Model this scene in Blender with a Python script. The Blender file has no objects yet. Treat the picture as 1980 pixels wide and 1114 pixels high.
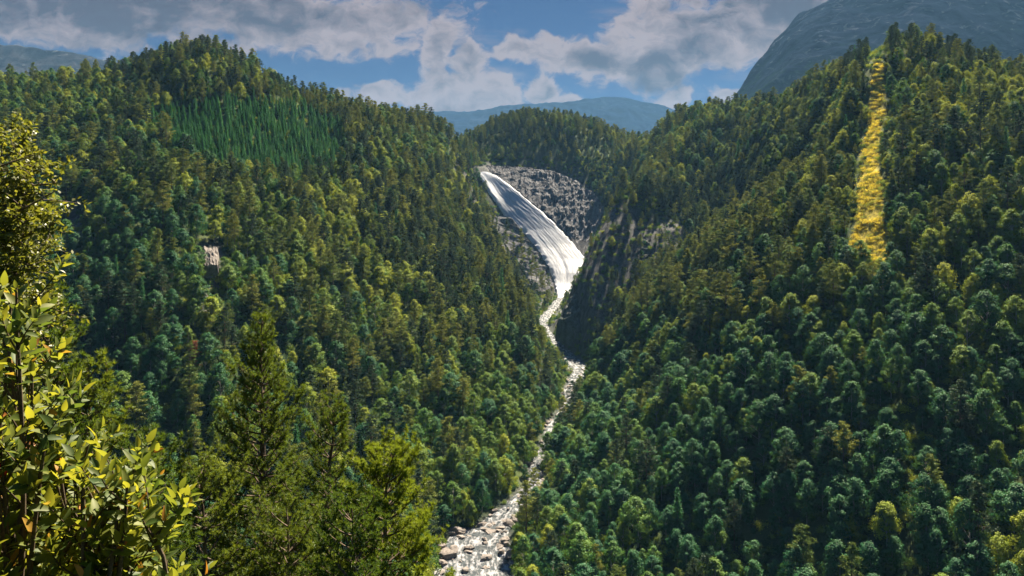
import bpy, math, random
import numpy as np
from mathutils import Vector

sc = bpy.context.scene
R = math.radians
COL = sc.collection
F, U0, V0 = 1500.0, 990.0, 400.0          # survey constants: bearing and elevation of a landmark -> place in the valley

# ------------------------------------------------------------------ camera
cam = bpy.data.cameras.new('camera'); cam_o = bpy.data.objects.new('camera', cam); COL.objects.link(cam_o)
cam_o.location = (0, 0, 0); cam_o.rotation_euler = (R(90), 0, 0)
cam.sensor_width = 36; cam.lens = 36 * F / 1980.0; cam.shift_y = -(557 - V0) / 1980.0
cam.clip_start = 0.1; cam.clip_end = 40000
sc.camera = cam_o

# ------------------------------------------------------------------ light
SUN_AZ, SUN_EL = 26.0, 52.0
SV = Vector((math.sin(R(SUN_AZ)) * math.cos(R(SUN_EL)), math.cos(R(SUN_AZ)) * math.cos(R(SUN_EL)), math.sin(R(SUN_EL))))
sun = bpy.data.lights.new('sun', 'SUN'); sun.energy = 5.0; sun.angle = R(0.5); sun.color = (1.0, 0.87, 0.64)
sun_o = bpy.data.objects.new('sun', sun); COL.objects.link(sun_o)
sun_o.rotation_euler = SV.to_track_quat('Z', 'Y').to_euler(); sun_o.location = SV * 500

sc.view_settings.view_transform = 'Standard'; sc.view_settings.look = 'None'
sc.view_settings.exposure = 2.2; sc.view_settings.gamma = 1.0
sc.render.engine = 'CYCLES'
cy = sc.cycles
cy.use_denoising = True
cy.max_bounces = 6; cy.diffuse_bounces = 3; cy.glossy_bounces = 2; cy.transmission_bounces = 3
cy.transparent_max_bounces = 4; cy.volume_bounces = 0
cy.caustics_reflective = False; cy.caustics_refractive = False
sc.render.use_persistent_data = False


class NT:
    """little helper for node trees"""
    def __init__(s, tree):
        s.t = tree; s.n = tree.nodes; s.l = tree.links
    def node(s, kind, **kw):
        n = s.n.new(kind)
        for k, v in kw.items(): setattr(n, k, v)
        return n
    def put(s, sock, val):
        if isinstance(val, bpy.types.NodeSocket): s.l.new(val, sock)
        else: sock.default_value = val
    def math(s, op, a, b=0.0, c=None, clamp=False):
        n = s.node('ShaderNodeMath', operation=op, use_clamp=clamp)
        s.put(n.inputs[0], a); s.put(n.inputs[1], b)
        if c is not None: s.put(n.inputs[2], c)
        return n.outputs[0]
    def vmath(s, op, a, b=(0, 0, 0)):
        n = s.node('ShaderNodeVectorMath', operation=op)
        s.put(n.inputs[0], a); s.put(n.inputs[1], b)
        return n
    def smooth(s, x, lo, hi, to0=0.0, to1=1.0):
        n = s.node('ShaderNodeMapRange', interpolation_type='SMOOTHSTEP')
        s.put(n.inputs[0], x)
        n.inputs[1].default_value = lo; n.inputs[2].default_value = hi
        n.inputs[3].default_value = to0; n.inputs[4].default_value = to1
        return n.outputs[0]
    def noise(s, vec, scale, detail=4.0, rough=0.55, dist=0.0, out=0):
        n = s.node('ShaderNodeTexNoise')
        if vec is not None: s.put(n.inputs['Vector'], vec)
        n.inputs['Scale'].default_value = scale; n.inputs['Detail'].default_value = detail
        n.inputs['Roughness'].default_value = rough; n.inputs['Distortion'].default_value = dist
        return n.outputs[out]
    def mix(s, fac, a, b, blend='MIX'):
        n = s.node('ShaderNodeMix', data_type='RGBA', blend_type=blend)
        s.put(n.inputs[0], fac); s.put(n.inputs[6], a if isinstance(a, bpy.types.NodeSocket) else (*a, 1.0))
        s.put(n.inputs[7], b if isinstance(b, bpy.types.NodeSocket) else (*b, 1.0))
        return n.outputs[2]


# ------------------------------------------------------------------ sky with clouds
world = bpy.data.worlds.new('World'); sc.world = world; world.use_nodes = True
world.node_tree.nodes.clear()
W = NT(world.node_tree)
sky = W.node('ShaderNodeTexSky', sky_type='NISHITA', sun_disc=False, sun_elevation=R(SUN_EL), sun_rotation=R(SUN_AZ))
sky.altitude = 200; sky.air_density = 1.0; sky.dust_density = 0.6; sky.ozone_density = 3.0
HAZE = 0.000036
WORLD_STRENGTH = 0.055
tc = W.node('ShaderNodeTexCoord')
sep = W.node('ShaderNodeSeparateXYZ'); W.l.new(tc.outputs['Generated'], sep.inputs[0])
high = W.smooth(sep.outputs[2], 0.30, 0.62)            # unseen sky overhead, brightened as added blue fill for the forest
yy = W.math('MAXIMUM', sep.outputs[1], 0.12)
px = W.math('MULTIPLY', W.math('DIVIDE', sep.outputs[0], yy), 15.0)
pz = W.math('MULTIPLY', W.math('DIVIDE', sep.outputs[2], yy), 15.0)
comb = W.node('ShaderNodeCombineXYZ'); W.put(comb.inputs[0], px); W.put(comb.inputs[1], pz); W.put(comb.inputs[2], 0.37)
P = comb.outputs[0]
warp = W.noise(P, 1.3, 3.0, 0.55, out=1)
w2 = W.vmath('MULTIPLY', W.vmath('SUBTRACT', warp, (0.5, 0.5, 0.5)).outputs[0], (0.75, 0.55, 0)).outputs[0]
PW = W.vmath('ADD', P, w2).outputs[0]
# cloud banks: (u, v, ru, rv) as bearings and elevations in the survey units
BANKS = [(120, 10, 720, 105, 1.25), (560, 50, 360, 72, 1.15), (760, 95, 110, 30, .7), (60, 75, 260, 26, .55),
         (850, 95, 46, 80, 1.3), (905, 125, 58, 80, 1.3), (860, 175, 70, 60, 1.2), (960, 178, 75, 60, 1.2), (1050, 175, 62, 42, 1.1),
         (745, 190, 130, 32, .75), (900, 215, 200, 40, 1.0), (1090, 205, 60, 26, .8),
         (1120, 105, 170, 50, 1.0), (1250, 120, 150, 75, 1.1), (1310, 60, 170, 80, 1.2), (1420, 70, 190, 95, 1.2), (1500, 10, 260, 60, 1.1),
         (1010, 95, 70, 34, .8), (1270, 10, 90, 30, .7), (1300, 185, 60, 35, .9), (1400, 185, 70, 28, .8),
         (-600, 30, 500, 110, 1.0), (2500, 60, 600, 150, 1.0), (300, -420, 800, 190, 1.0), (1500, -450, 700, 130, 1.0)]
fld = None
for (u, v, ru, rv, a) in BANKS:
    d = W.vmath('SUBTRACT', PW, ((u - U0) / 100, (V0 - v) / 100, 0)).outputs[0]
    d = W.vmath('MULTIPLY', d, (100 / ru, 100 / rv, 0)).outputs[0]
    ln = W.vmath('LENGTH', d).outputs[1]
    e = W.math('MULTIPLY', W.math('SUBTRACT', 1.0, ln), a)
    if fld is None: fld = e
    else:
        n = W.node('ShaderNodeMath', operation='SMOOTH_MAX'); W.put(n.inputs[0], fld); W.put(n.inputs[1], e); n.inputs[2].default_value = 0.25
        fld = n.outputs[0]
PS = W.vmath('MULTIPLY', PW, (1.0, 1.5, 1.0)).outputs[0]
fb = W.noise(PS, 1.1, 9.0, 0.60)
fb2 = W.noise(PS, 3.4, 7.0, 0.6)
dens = W.math('ADD', W.math('SUBTRACT', W.math('MAXIMUM', fld, -1.2), 0.17), W.math('MULTIPLY', W.math('SUBTRACT', fb, 0.5), 2.1))
dens = W.math('ADD', dens, W.math('MULTIPLY', W.math('SUBTRACT', fb2, 0.5), 0.5))
mask = W.smooth(dens, -0.05, 0.30)
# thin veils that drift between the banks
veil = W.smooth(W.noise(W.vmath('MULTIPLY', P, (0.45, 1.9, 1.0)).outputs[0], 1.0, 6.0, 0.6), 0.52, 0.78, 0.0, 0.40)
mask = W.math('MAXIMUM', mask, veil)
thick = W.smooth(dens, 0.12, 1.25)
lump = W.noise(W.vmath('ADD', PS, (3.1, 1.7, 2.2)).outputs[0], 1.7, 7.0, 0.6)
shade = W.math('ADD', W.math('MULTIPLY', thick, 0.75), W.math('MULTIPLY', W.math('SUBTRACT', lump, 0.5), 2.6))
dk = 0.0
for (u, v, ru, rv, a) in [(180, 25, 640, 100, .62), (1440, 15, 240, 60, .5), (1275, 150, 75, 50, .75), (1150, 118, 90, 30, .5), (1330, 110, 90, 50, .35), (860, 150, 45, 30, .3), (700, 20, 160, 40, .35)]:
    d = W.vmath('SUBTRACT', PW, ((u - U0) / 100, (V0 - v) / 100, 0)).outputs[0]
    ln = W.vmath('LENGTH', W.vmath('MULTIPLY', d, (100 / ru, 100 / rv, 0)).outputs[0]).outputs[1]
    dk = W.math('MAXIMUM', dk, W.smooth(ln, 1.25, 0.25, 0, a))
shade = W.math('ADD', W.math('ADD', shade, dk), -0.10, clamp=True)
ccol = W.mix(shade, W.mix(high, (1.50, 1.15, 1.15), (2.3, 2.9, 3.2)), W.mix(high, (.27, .185, .27), (.9, 1.3, 1.6)))
skycol = W.mix(1.0, sky.outputs[0], W.mix(high, (0.024, 0.050, 0.108), (0.11, 0.26, 0.40)), 'MULTIPLY')
up = W.smooth(sep.outputs[2], -0.02, 0.02)
fin = W.mix(mask, skycol, ccol)
bg = W.node('ShaderNodeBackground'); W.put(bg.inputs[0], fin); bg.inputs[1].default_value = WORLD_STRENGTH
wo = W.node('ShaderNodeOutputWorld'); W.l.new(bg.outputs[0], wo.inputs[0])
world.cycles.sampling_method = 'MANUAL'; world.cycles.sample_map_resolution = 512

# ------------------------------------------------------------------ numpy noise
def _hash(ix, iy, iz, seed):
    h = (ix.astype(np.int64) * 374761393 + iy.astype(np.int64) * 668265263 + iz.astype(np.int64) * 2147483647 + seed * 1274126177) & 0xFFFFFFFF
    h = ((h ^ (h >> 13)) * 1274126177) & 0xFFFFFFFF
    h = h ^ (h >> 16)
    return (h & 0xFFFF) / 65535.0
def vnoise(x, y, z=None, seed=0):
    x = np.asarray(x, float); y = np.asarray(y, float)
    if z is None: z = np.zeros_like(x)
    ix, iy, iz = np.floor(x), np.floor(y), np.floor(z)
    fx, fy, fz = x - ix, y - iy, z - iz
    fx, fy, fz = [f * f * f * (f * (f * 6 - 15) + 10) for f in (fx, fy, fz)]
    r = 0
    for a in (0, 1):
        for b in (0, 1):
            for c in (0, 1):
                r = r + _hash(ix + a, iy + b, iz + c, seed) * (fx if a else 1 - fx) * (fy if b else 1 - fy) * (fz if c else 1 - fz)
    return r * 2 - 1
def fbm(x, y, z=None, o=5, seed=0, rough=0.5):
    t = 0; a = 1.0; f = 1.0; n = 0
    for i in range(o):
        t = t + a * vnoise(x * f + 17.3 * i, y * f - 9.1 * i, None if z is None else z * f + 4.7 * i, seed + i); n += a
        a *= rough; f *= 2.03
    return t / n
def ridged(x, y, z=None, o=4, seed=0):
    t = 0; a = 1.0; f = 1.0; n = 0
    for i in range(o):
        t = t + a * (1 - 2 * np.abs(vnoise(x * f + 7.3 * i, y * f - 3.1 * i, None if z is None else z * f, seed + i))); n += a
        a *= 0.5; f *= 2.1
    return t / n

# ------------------------------------------------------------------ mesh building
class Acc:
    def __init__(s): s.v = []; s.f = []; s.n = 0; s.tint = []
    def add(s, v, f, mat=0, tint=0.5):
        v = np.asarray(v, float).reshape(-1, 3); f = np.asarray(f, np.int64)
        s.v.append(v); s.f.append((f + s.n, mat)); s.n += len(v)
        s.tint.append(np.broadcast_to(np.asarray(tint, float), (len(v),)))
    def mesh(s, name, mats, smooth=False):
        V = np.concatenate(s.v); me = bpy.data.meshes.new(name)
        loops = np.concatenate([f.reshape(-1) for f, m in s.f])
        sizes = np.concatenate([np.full(len(f), f.shape[1]) for f, m in s.f])
        mi = np.concatenate([np.full(len(f), m) for f, m in s.f])
        me.vertices.add(len(V)); me.vertices.foreach_set('co', V.astype(np.float32).ravel())
        me.loops.add(len(loops)); me.loops.foreach_set('vertex_index', loops.astype(np.int32))
        me.polygons.add(len(sizes))
        st = np.concatenate([[0], np.cumsum(sizes)[:-1]])
        me.polygons.foreach_set('loop_start', st.astype(np.int32)); me.polygons.foreach_set('loop_total', sizes.astype(np.int32))
        me.polygons.foreach_set('material_index', mi.astype(np.int32))
        me.polygons.foreach_set('use_smooth', np.full(len(sizes), bool(smooth)))
        at = me.attributes.new('tint', 'FLOAT', 'POINT'); at.data.foreach_set('value', np.concatenate(s.tint).astype(np.float32))
        for m in mats: me.materials.append(m)
        me.update(calc_edges=True)
        return me

def link(name, me, parent=None, loc=None):
    o = bpy.data.objects.new(name, me); COL.objects.link(o)
    if parent is not None: o.parent = parent
    if loc is not None: o.location = loc
    return o
def tag(o, label=None, cat=None, group=None, kind=None):
    for k, v in (('label', label), ('category', cat), ('group', group), ('kind', kind)):
        if v: o[k] = v
    return o
def empty(name, loc=(0, 0, 0), rz=0):
    o = bpy.data.objects.new(name, None); COL.objects.link(o); o.location = loc; o.rotation_euler = (0, 0, rz); o.empty_display_size = .2
    return o
def at(u, v, d): return np.array([(u - U0) / F * d, d, (V0 - v) / F * d])
def unit(a): return a / np.maximum(np.linalg.norm(a, axis=-1, keepdims=True), 1e-9)

def grid_faces(nr, nc):
    i = np.arange(nr * nc).reshape(nr, nc)
    return np.stack([i[:-1, :-1], i[:-1, 1:], i[1:, 1:], i[1:, :-1]], -1).reshape(-1, 4)
def tube(acc, pts, rad, sides=6, mat=0, tint=0.5):
    pts = np.asarray(pts, float); n = len(pts); rad = np.broadcast_to(np.asarray(rad, float), (n,))
    t = np.gradient(pts, axis=0); t = unit(t)
    ref = np.array([0.0, 0, 1]) if abs(t[0][2]) < .9 else np.array([1.0, 0, 0])
    a = unit(np.cross(t, ref)); b = np.cross(t, a)
    th = np.linspace(0, 2 * np.pi, sides, endpoint=False)
    ring = pts[:, None, :] + rad[:, None, None] * (np.cos(th)[None, :, None] * a[:, None, :] + np.sin(th)[None, :, None] * b[:, None, :])
    i = np.arange(n * sides).reshape(n, sides); j = np.roll(i, -1, axis=1)
    acc.add(ring.reshape(-1, 3), np.stack([i[:-1], j[:-1], j[1:], i[1:]], -1).reshape(-1, 4), mat, tint)
def cards(acc, c, nrm, d, L, Wd, mat=0, tint=0.5, fold=0.0):
    """rhomb-shaped leaves: centre c, normal nrm, long axis about d"""
    n = len(c); nrm = unit(nrm); d = unit(d - (d * nrm).sum(-1, keepdims=True) * nrm); s = np.cross(nrm, d)
    L = np.broadcast_to(L, (n,))[:, None]; Wd = np.broadcast_to(Wd, (n,))[:, None]
    v = np.stack([c - d * L / 2, c + s * Wd / 2 + nrm * fold * Wd, c + d * L / 2, c - s * Wd / 2 + nrm * fold * Wd], 1).reshape(-1, 3)
    f = np.arange(n * 4).reshape(n, 4)
    acc.add(v, f, mat, np.repeat(np.broadcast_to(tint, (n,)), 4))

# ------------------------------------------------------------------ materials
def new_mat(name):
    m = bpy.data.materials.new(name); m.use_nodes = True; m.node_tree.nodes.clear(); return m, NT(m.node_tree)
def leaf_mat(name, c0, c1, t0, t1, trans=0.30, gloss=0.012, rough=0.5):
    """two-sided foliage; hue differs from tree to tree and clump to clump"""
    m, N = new_mat(name)
    oi = N.node('ShaderNodeObjectInfo'); at_ = N.node('ShaderNodeAttribute', attribute_name='tint')
    f = N.math('ADD', N.math('MULTIPLY', oi.outputs['Random'], 0.6), N.math('MULTIPLY', at_.outputs['Fac'], 0.4))
    dc = N.mix(f, c0, c1); tcol = N.mix(f, t0, t1)
    di = N.node('ShaderNodeBsdfDiffuse'); N.put(di.inputs[0], dc)
    tr = N.node('ShaderNodeBsdfTranslucent'); N.put(tr.inputs[0], tcol)
    gl = N.node('ShaderNodeBsdfGlossy'); gl.inputs['Roughness'].default_value = rough; gl.inputs[0].default_value = (1, 1, 1, 1)
    m1 = N.node('ShaderNodeMixShader'); m1.inputs[0].default_value = trans; N.l.new(di.outputs[0], m1.inputs[1]); N.l.new(tr.outputs[0], m1.inputs[2])
    m2 = N.node('ShaderNodeMixShader'); m2.inputs[0].default_value = gloss; N.l.new(m1.outputs[0], m2.inputs[1]); N.l.new(gl.outputs[0], m2.inputs[2])
    o = N.node('ShaderNodeOutputMaterial'); N.l.new(m2.outputs[0], o.inputs[0])
    return m
def rough_mat(name, cols, scale=1.0, stretch=(1, 1, 1), rough=0.9, bump=0.6, bdist=0.3, spec=0.3):
    m, N = new_mat(name)
    g = N.node('ShaderNodeNewGeometry')
    p = N.vmath('MULTIPLY', g.outputs['Position'], stretch).outputs[0]
    n1 = N.noise(p, scale, 8, 0.65); n2 = N.noise(p, scale * 6.3, 5, 0.6)
    c = N.mix(N.smooth(n1, 0.36, 0.62), cols[0], cols[1]); c = N.mix(N.smooth(n2, 0.42, 0.7), c, cols[2])
    b = N.node('ShaderNodeBsdfPrincipled'); N.put(b.inputs['Base Color'], c); b.inputs['Roughness'].default_value = rough
    b.inputs['Specular IOR Level'].default_value = spec
    bm = N.node('ShaderNodeBump'); bm.inputs['Strength'].default_value = bump; bm.inputs['Distance'].default_value = bdist
    N.put(bm.inputs['Height'], N.math('ADD', n1, N.math('MULTIPLY', n2, .5))); N.l.new(bm.outputs[0], b.inputs['Normal'])
    o = N.node('ShaderNodeOutputMaterial'); N.l.new(b.outputs[0], o.inputs[0])
    return m
M = {}
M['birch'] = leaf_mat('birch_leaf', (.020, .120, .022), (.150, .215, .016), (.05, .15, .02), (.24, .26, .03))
M['birch_gold'] = leaf_mat('birch_leaf_sunlit', (.15, .225, .014), (.27, .295, .018), (.22, .28, .03), (.36, .37, .04))  # sun on the crowns painted in as a yellower leaf colour
M['birch_dark'] = leaf_mat('birch_leaf_shaded', (.012, .085, .040), (.038, .130, .036), (.03, .10, .025), (.10, .17, .03))  # shade of the lower slopes painted in as a dark teal leaf colour
M['pine'] = leaf_mat('pine_needle', (.055, .130, .020), (.24, .25, .032), (.04, .07, .02), (.15, .145, .03), .30)
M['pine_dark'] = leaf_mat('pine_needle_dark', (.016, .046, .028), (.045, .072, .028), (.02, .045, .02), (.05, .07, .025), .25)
M['spruce'] = leaf_mat('spruce_needle', (.016, .095, .034), (.040, .15, .038), (.03, .13, .03), (.06, .20, .04), .3)
M['pine_red'] = leaf_mat('dying_needle', (.16, .055, .03), (.24, .09, .04), (.2, .06, .03), (.3, .1, .04), .3)
M['bark'] = rough_mat('bark', [(.10, .07, .05), (.05, .035, .028), (.16, .12, .09)], 3.0, (1, 1, .3), bdist=.05)
M['pale_bark'] = rough_mat('birch_bark', [(.42, .40, .37), (.30, .28, .26), (.06, .05, .05)], 1.5, (1, 1, 2.5), bdist=.02)
M['rock'] = rough_mat('rock', [(.07, .072, .09), (.165, .162, .185), (.03, .03, .038)], .25, (1, 1, .35), bump=1.0, bdist=1.5)
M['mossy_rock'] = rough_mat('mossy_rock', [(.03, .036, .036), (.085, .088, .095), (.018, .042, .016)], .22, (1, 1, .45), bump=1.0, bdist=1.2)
M['boulder'] = rough_mat('boulder_rock', [(.13, .115, .11), (.24, .21, .20), (.07, .06, .06)], .5, bump=.7, bdist=.2)

# ------------------------------------------------------------------ terrain
CP = []
def col(u, *vd): CP.extend((u, v, d) for v, d in vd)
col(-500, (170, 660), (300, 500), (500, 400), (800, 320), (1150, 270), (330, 820))
col(0, (164, 640), (240, 540), (370, 440), (540, 365), (750, 318), (950, 288), (1170, 262), (270, 800))
col(120, (162, 640), (240, 530), (390, 425), (560, 350), (760, 305), (960, 278), (1180, 255), (280, 800))
col(230, (152, 600), (200, 540), (330, 440), (480, 365), (640, 318), (850, 283), (1100, 255), (230, 740))
col(370, (112, 580), (160, 550), (230, 525), (330, 440), (480, 368), (640, 325), (820, 295), (1000, 273), (1200, 252), (190, 700))
col(480, (142, 590), (200, 560), (300, 485), (400, 430), (540, 372), (720, 328), (900, 296), (1100, 265), (220, 720))
col(600, (210, 620), (260, 580), (320, 520), (400, 460), (520, 405), (680, 355), (850, 316), (1000, 285), (1200, 250), (290, 760))
col(700, (228, 670), (300, 570), (420, 490), (560, 420), (700, 370), (860, 325), (1020, 285), (1200, 245), (320, 800))
col(800, (245, 740), (320, 640), (430, 540), (560, 450), (700, 392), (850, 340), (1000, 292), (1120, 258), (350, 880))
col(880, (295, 820), (350, 740), (430, 640), (520, 530), (640, 440), (780, 375), (920, 322))
col(940, (455, 650), (540, 540), (650, 458), (780, 388), (900, 345), (520, 740))
col(1000, (585, 510), (680, 440), (800, 380), (880, 352), (610, 620), (590, 700))
col(1030, (672, 474), (748, 430), (800, 400))
# gorge floor and fall
CP += [(922, 338, 905), (905, 312, 960), (912, 318, 930), (945, 352, 892), (1000, 405, 870), (1060, 472, 842), (1100, 525, 815), (1090, 560, 795),
       (955, 440, 845), (985, 480, 828), (1000, 530, 800), (1035, 555, 785), (1040, 590, 740), (920, 400, 860), (900, 450, 860)]
CP += [(985, 352, 925), (1050, 408, 905), (1100, 455, 880), (1150, 470, 868), (1140, 505, 838),
       (950, 318, 940), (1000, 311, 954), (1060, 316, 954), (1120, 335, 938), (1150, 390, 895), (1110, 400, 905),
       (930, 290, 975), (1000, 255, 1000), (1080, 250, 1010), (1150, 262, 1010), (1195, 288, 985),
       (1000, 330, 1250), (1180, 300, 960), (1230, 330, 900), (1200, 385, 868), (1238, 286, 960)]
# right side of the valley
CP += [(1290, 238, 900), (1360, 230, 850), (1430, 222, 780), (1500, 205, 700), (1560, 190, 630), (1620, 174, 560), (1660, 152, 520), (1692, 130, 495), (1724, 168, 480), (1755, 182, 460), (1850, 186, 440),
       (1980, 208, 430), (2400, 210, 430),
       (1290, 330, 1120), (1430, 320, 1000), (1600, 290, 820), (1750, 250, 680), (1980, 270, 630), (2400, 300, 640),
       (1290, 290, 800), (1400, 290, 720), (1500, 270, 640), (1600, 240, 540), (1250, 350, 745), (1340, 370, 680),
       (1195, 385, 660), (1155, 465, 625), (1105, 565, 598), (1066, 640, 585), (1240, 430, 630), (1190, 540, 585), (1130, 640, 560), (1300, 460, 605),
       (1185, 470, 705), (1145, 560, 690), (1105, 600, 670),
       (1165, 668, 480), (1250, 580, 490), (1340, 500, 505), (1450, 430, 525), (1550, 350, 520), (1210, 640, 540), (1320, 520, 575), (1420, 440, 600), (1500, 360, 600),
       (1200, 730, 435), (1150, 760, 440), (1130, 820, 405), (1250, 800, 380), (1130, 880, 358), (1170, 950, 312), (1095, 985, 315), (1045, 1060, 283), (1100, 1150, 255),
       (1350, 650, 385), (1350, 800, 325), (1350, 950, 290), (1300, 1110, 266),
       (1500, 300, 530), (1500, 400, 432), (1500, 500, 378), (1500, 650, 334), (1500, 800, 299), (1500, 950, 271), (1500, 1130, 248), (1620, 250, 490), (1620, 320, 440), (1620, 420, 385),
       (1700, 215, 462), (1700, 275, 425), (1700, 350, 382), (1700, 480, 340), (1700, 650, 298), (1700, 800, 267), (1700, 950, 242), (1700, 1130, 220),
       (1850, 245, 402), (1950, 290, 372), (1950, 385, 342), (1950, 500, 311), (1950, 700, 270), (1950, 900, 236), (1950, 1120, 204),
       (2400, 340, 330), (2400, 600, 270), (2400, 1000, 215)]
RIV = [(1098, 556, 800, 9), (1072, 592, 735, 8), (1050, 620, 665, 9), (1058, 648, 618, 9), (1108, 700, 545, 13), (1124, 722, 520, 13), (1104, 752, 485, 9), (1098, 785, 450, 6), (1066, 822, 415, 5), (1058, 856, 388, 5),
       (1036, 895, 360, 5), (1034, 930, 338, 6.5), (1000, 968, 318, 7), (962, 1010, 302, 11), (925, 1050, 287, 22), (918, 1114, 266, 26), (880, 1250, 222, 26), (800, 1450, 180, 26)]
CP += [(u, v, d) for u, v, d, w in RIV]
PTS = [at(*p) for p in CP]
for t in (-1.3, -.8, -.45, -.2, 0, .2, .45, .8, 1.3):      # the slope under the viewpoint and the high plateau far behind
    for y, z in ((-9, .5), (0, -1.75), (4, -3.4), (10, -7.5), (24, -16.5), (60, -46), (105, -84)):
        PTS.append(np.array([t * (y + 10), y, z]))
    if abs(t) < .5: PTS.append(np.array([t * 200, 190, -128]))
    for y, z in ((1500, -70), (2100, -80)):
        PTS.append(np.array([t * (y + 10), y, z]))
PTS = np.array(PTS)
def par(x, y): return x / (y + 10.0), np.log(y + 10.0) * 0.8
pa, pb = par(PTS[:, 0], PTS[:, 1]); pw = PTS[:, 2] / (PTS[:, 1] + 10.0)
def phi(r2): return 0.5 * r2 * np.log(r2 + 1e-12)
def tps_fit(a, b, w, lam):
    n = len(a); K = phi((a[:, None] - a) ** 2 + (b[:, None] - b) ** 2) + lam * np.eye(n)
    Q = np.stack([np.ones(n), a, b], 1); A = np.block([[K, Q], [Q.T, np.zeros((3, 3))]])
    return np.linalg.solve(A, np.concatenate([w, np.zeros(3)]))
co = tps_fit(pa, pb, pw, 2e-5)
NR, NC = 640, 620
Yp = np.exp(np.linspace(np.log(1.2), np.log(2000.0), NR)); Tg = np.linspace(-1.15, 1.15, NC)
bb = np.log(Yp) * 0.8
Wg = np.zeros((NR, NC))
for k in range(len(pa)):
    Wg += co[k] * phi((Tg[None, :] - pa[k]) ** 2 + (bb[:, None] - pb[k]) ** 2)
Wg += co[-3] + co[-2] * Tg[None, :] + co[-1] * bb[:, None]
YG = np.repeat((Yp - 10.0)[:, None], NC, 1); XG = Tg[None, :] * Yp[:, None]
ZG = Wg * Yp[:, None]
# relief: gullies, knolls, small roughness growing with distance from the viewpoint
amp = np.clip((YG - 60) / 200, 0, 1)
ZG = ZG + amp * (5.0 * fbm(XG / 70, YG / 70, o=4, seed=3) + 1.6 * fbm(XG / 14, YG / 14, o=3, seed=9)) + (1 - amp) * .25 * fbm(XG / 2, YG / 2, o=3, seed=5)
# river bed
RW = np.array([at(u, v, d) for u, v, d, w in RIV]); RWD = np.array([w for *_, w in RIV], float) / 2
def catmull(P, n):
    P = np.asarray(P, float); Q = np.vstack([2 * P[0] - P[1], P, 2 * P[-1] - P[-2]]); out = []
    for i in range(1, len(Q) - 2):
        t = np.linspace(0, 1, n, endpoint=False)[:, None]
        out.append(.5 * ((2 * Q[i]) + (-Q[i-1] + Q[i+1]) * t + (2*Q[i-1] - 5*Q[i] + 4*Q[i+1] - Q[i+2]) * t**2 + (-Q[i-1] + 3*Q[i] - 3*Q[i+1] + Q[i+2]) * t**3))
    out.append(P[-1][None]); return np.vstack(out)
RC = catmull(np.column_stack([RW, RWD]), 24)
RC[:, 2] = np.minimum.accumulate(RC[:, 2])
RS = RC[::3]
def river_dist(x, y):
    best = np.full(x.shape, 1e9); z = np.zeros(x.shape); w = np.zeros(x.shape)
    for i in range(len(RS) - 1):
        a, b = RS[i], RS[i + 1]; dx, dy = b[0] - a[0], b[1] - a[1]
        t = np.clip(((x - a[0]) * dx + (y - a[1]) * dy) / (dx * dx + dy * dy), 0, 1)
        r = np.hypot(x - a[0] - t * dx, y - a[1] - t * dy); m = r < best
        best = np.where(m, r, best); z = np.where(m, a[2] + t * (b[2] - a[2]), z); w = np.where(m, a[3] + t * (b[3] - a[3]), w)
    return best, z, w
rr, rz, rw = river_dist(XG, YG)
k = np.clip((rr - rw) / 16.0, 0, 1); k = k * k * (3 - 2 * k)
bank = rz - 1.2 + np.maximum(rr - rw, 0) * .45
ZG = np.where(rr < rw + 16, (1 - k) * bank + k * ZG, ZG)

def ground(x, y):
    x = np.asarray(x, float); y = np.asarray(y, float)
    fr = np.clip((np.log(np.maximum(y + 10, 1.2)) - np.log(1.2)) / (np.log(2000.0) - np.log(1.2)) * (NR - 1), 0, NR - 1.001)
    fc = np.clip((x / np.maximum(y + 10, 1.2) + 1.15) / 2.3 * (NC - 1), 0, NC - 1.001)
    i = fr.astype(int); j = fc.astype(int); a = fr - i; b = fc - j
    return (ZG[i, j] * (1 - a) + ZG[i + 1, j] * a) * (1 - b) + (ZG[i, j + 1] * (1 - a) + ZG[i + 1, j + 1] * a) * b
def uv_of(x, y, z): return U0 + F * x / np.maximum(y, .1), V0 - F * z / np.maximum(y, .1)
def in_poly(u, v, poly):
    c = np.zeros(np.shape(u), bool); n = len(poly)
    for i in range(n):
        x1, y1 = poly[i]; x2, y2 = poly[(i + 1) % n]
        if y1 == y2: continue
        c ^= ((y1 > v) != (y2 > v)) & (u < (x2 - x1) * (v - y1) / (y2 - y1) + x1)
    return c
# bare places: (outline, near, far) ; outline in bearings/elevations of the ground itself
BARE = {
 'fall': ([(905, 325), (945, 318), (1000, 355), (1055, 408), (1105, 455), (1150, 510), (1140, 545), (1110, 580), (1060, 560), (1055, 500), (1000, 450), (950, 395), (925, 355)], 740, 960),
 'cliff': ([(930, 312), (1000, 312), (1120, 325), (1160, 390), (1175, 440), (1150, 540), (1100, 480), (1050, 420), (1000, 375)], 780, 958),
 'slab': ([(940, 410), (1000, 440), (1060, 500), (1080, 560), (1040, 600), (1000, 520), (950, 470)], 700, 900),
 'gorge': ([(1190, 375), (1150, 455), (1100, 555), (1060, 640), (1130, 655), (1180, 610), (1240, 540), (1330, 470), (1320, 425), (1240, 410)], 545, 720),
 'outcrop': ([(385, 470), (428, 470), (430, 535), (385, 535)], 250, 480),
 'scree': ([(380, 545), (425, 545), (430, 600), (385, 600)], 230, 460),
 'left_cliff': ([(118, 400), (160, 400), (160, 480), (125, 490)], 300, 520)}
CLEAR = [(1690, 125), (1708, 125), (1706, 220), (1700, 300), (1706, 400), (1716, 470), (1712, 530), (1672, 520), (1640, 500), (1652, 440), (1668, 330), (1680, 220)]
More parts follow.
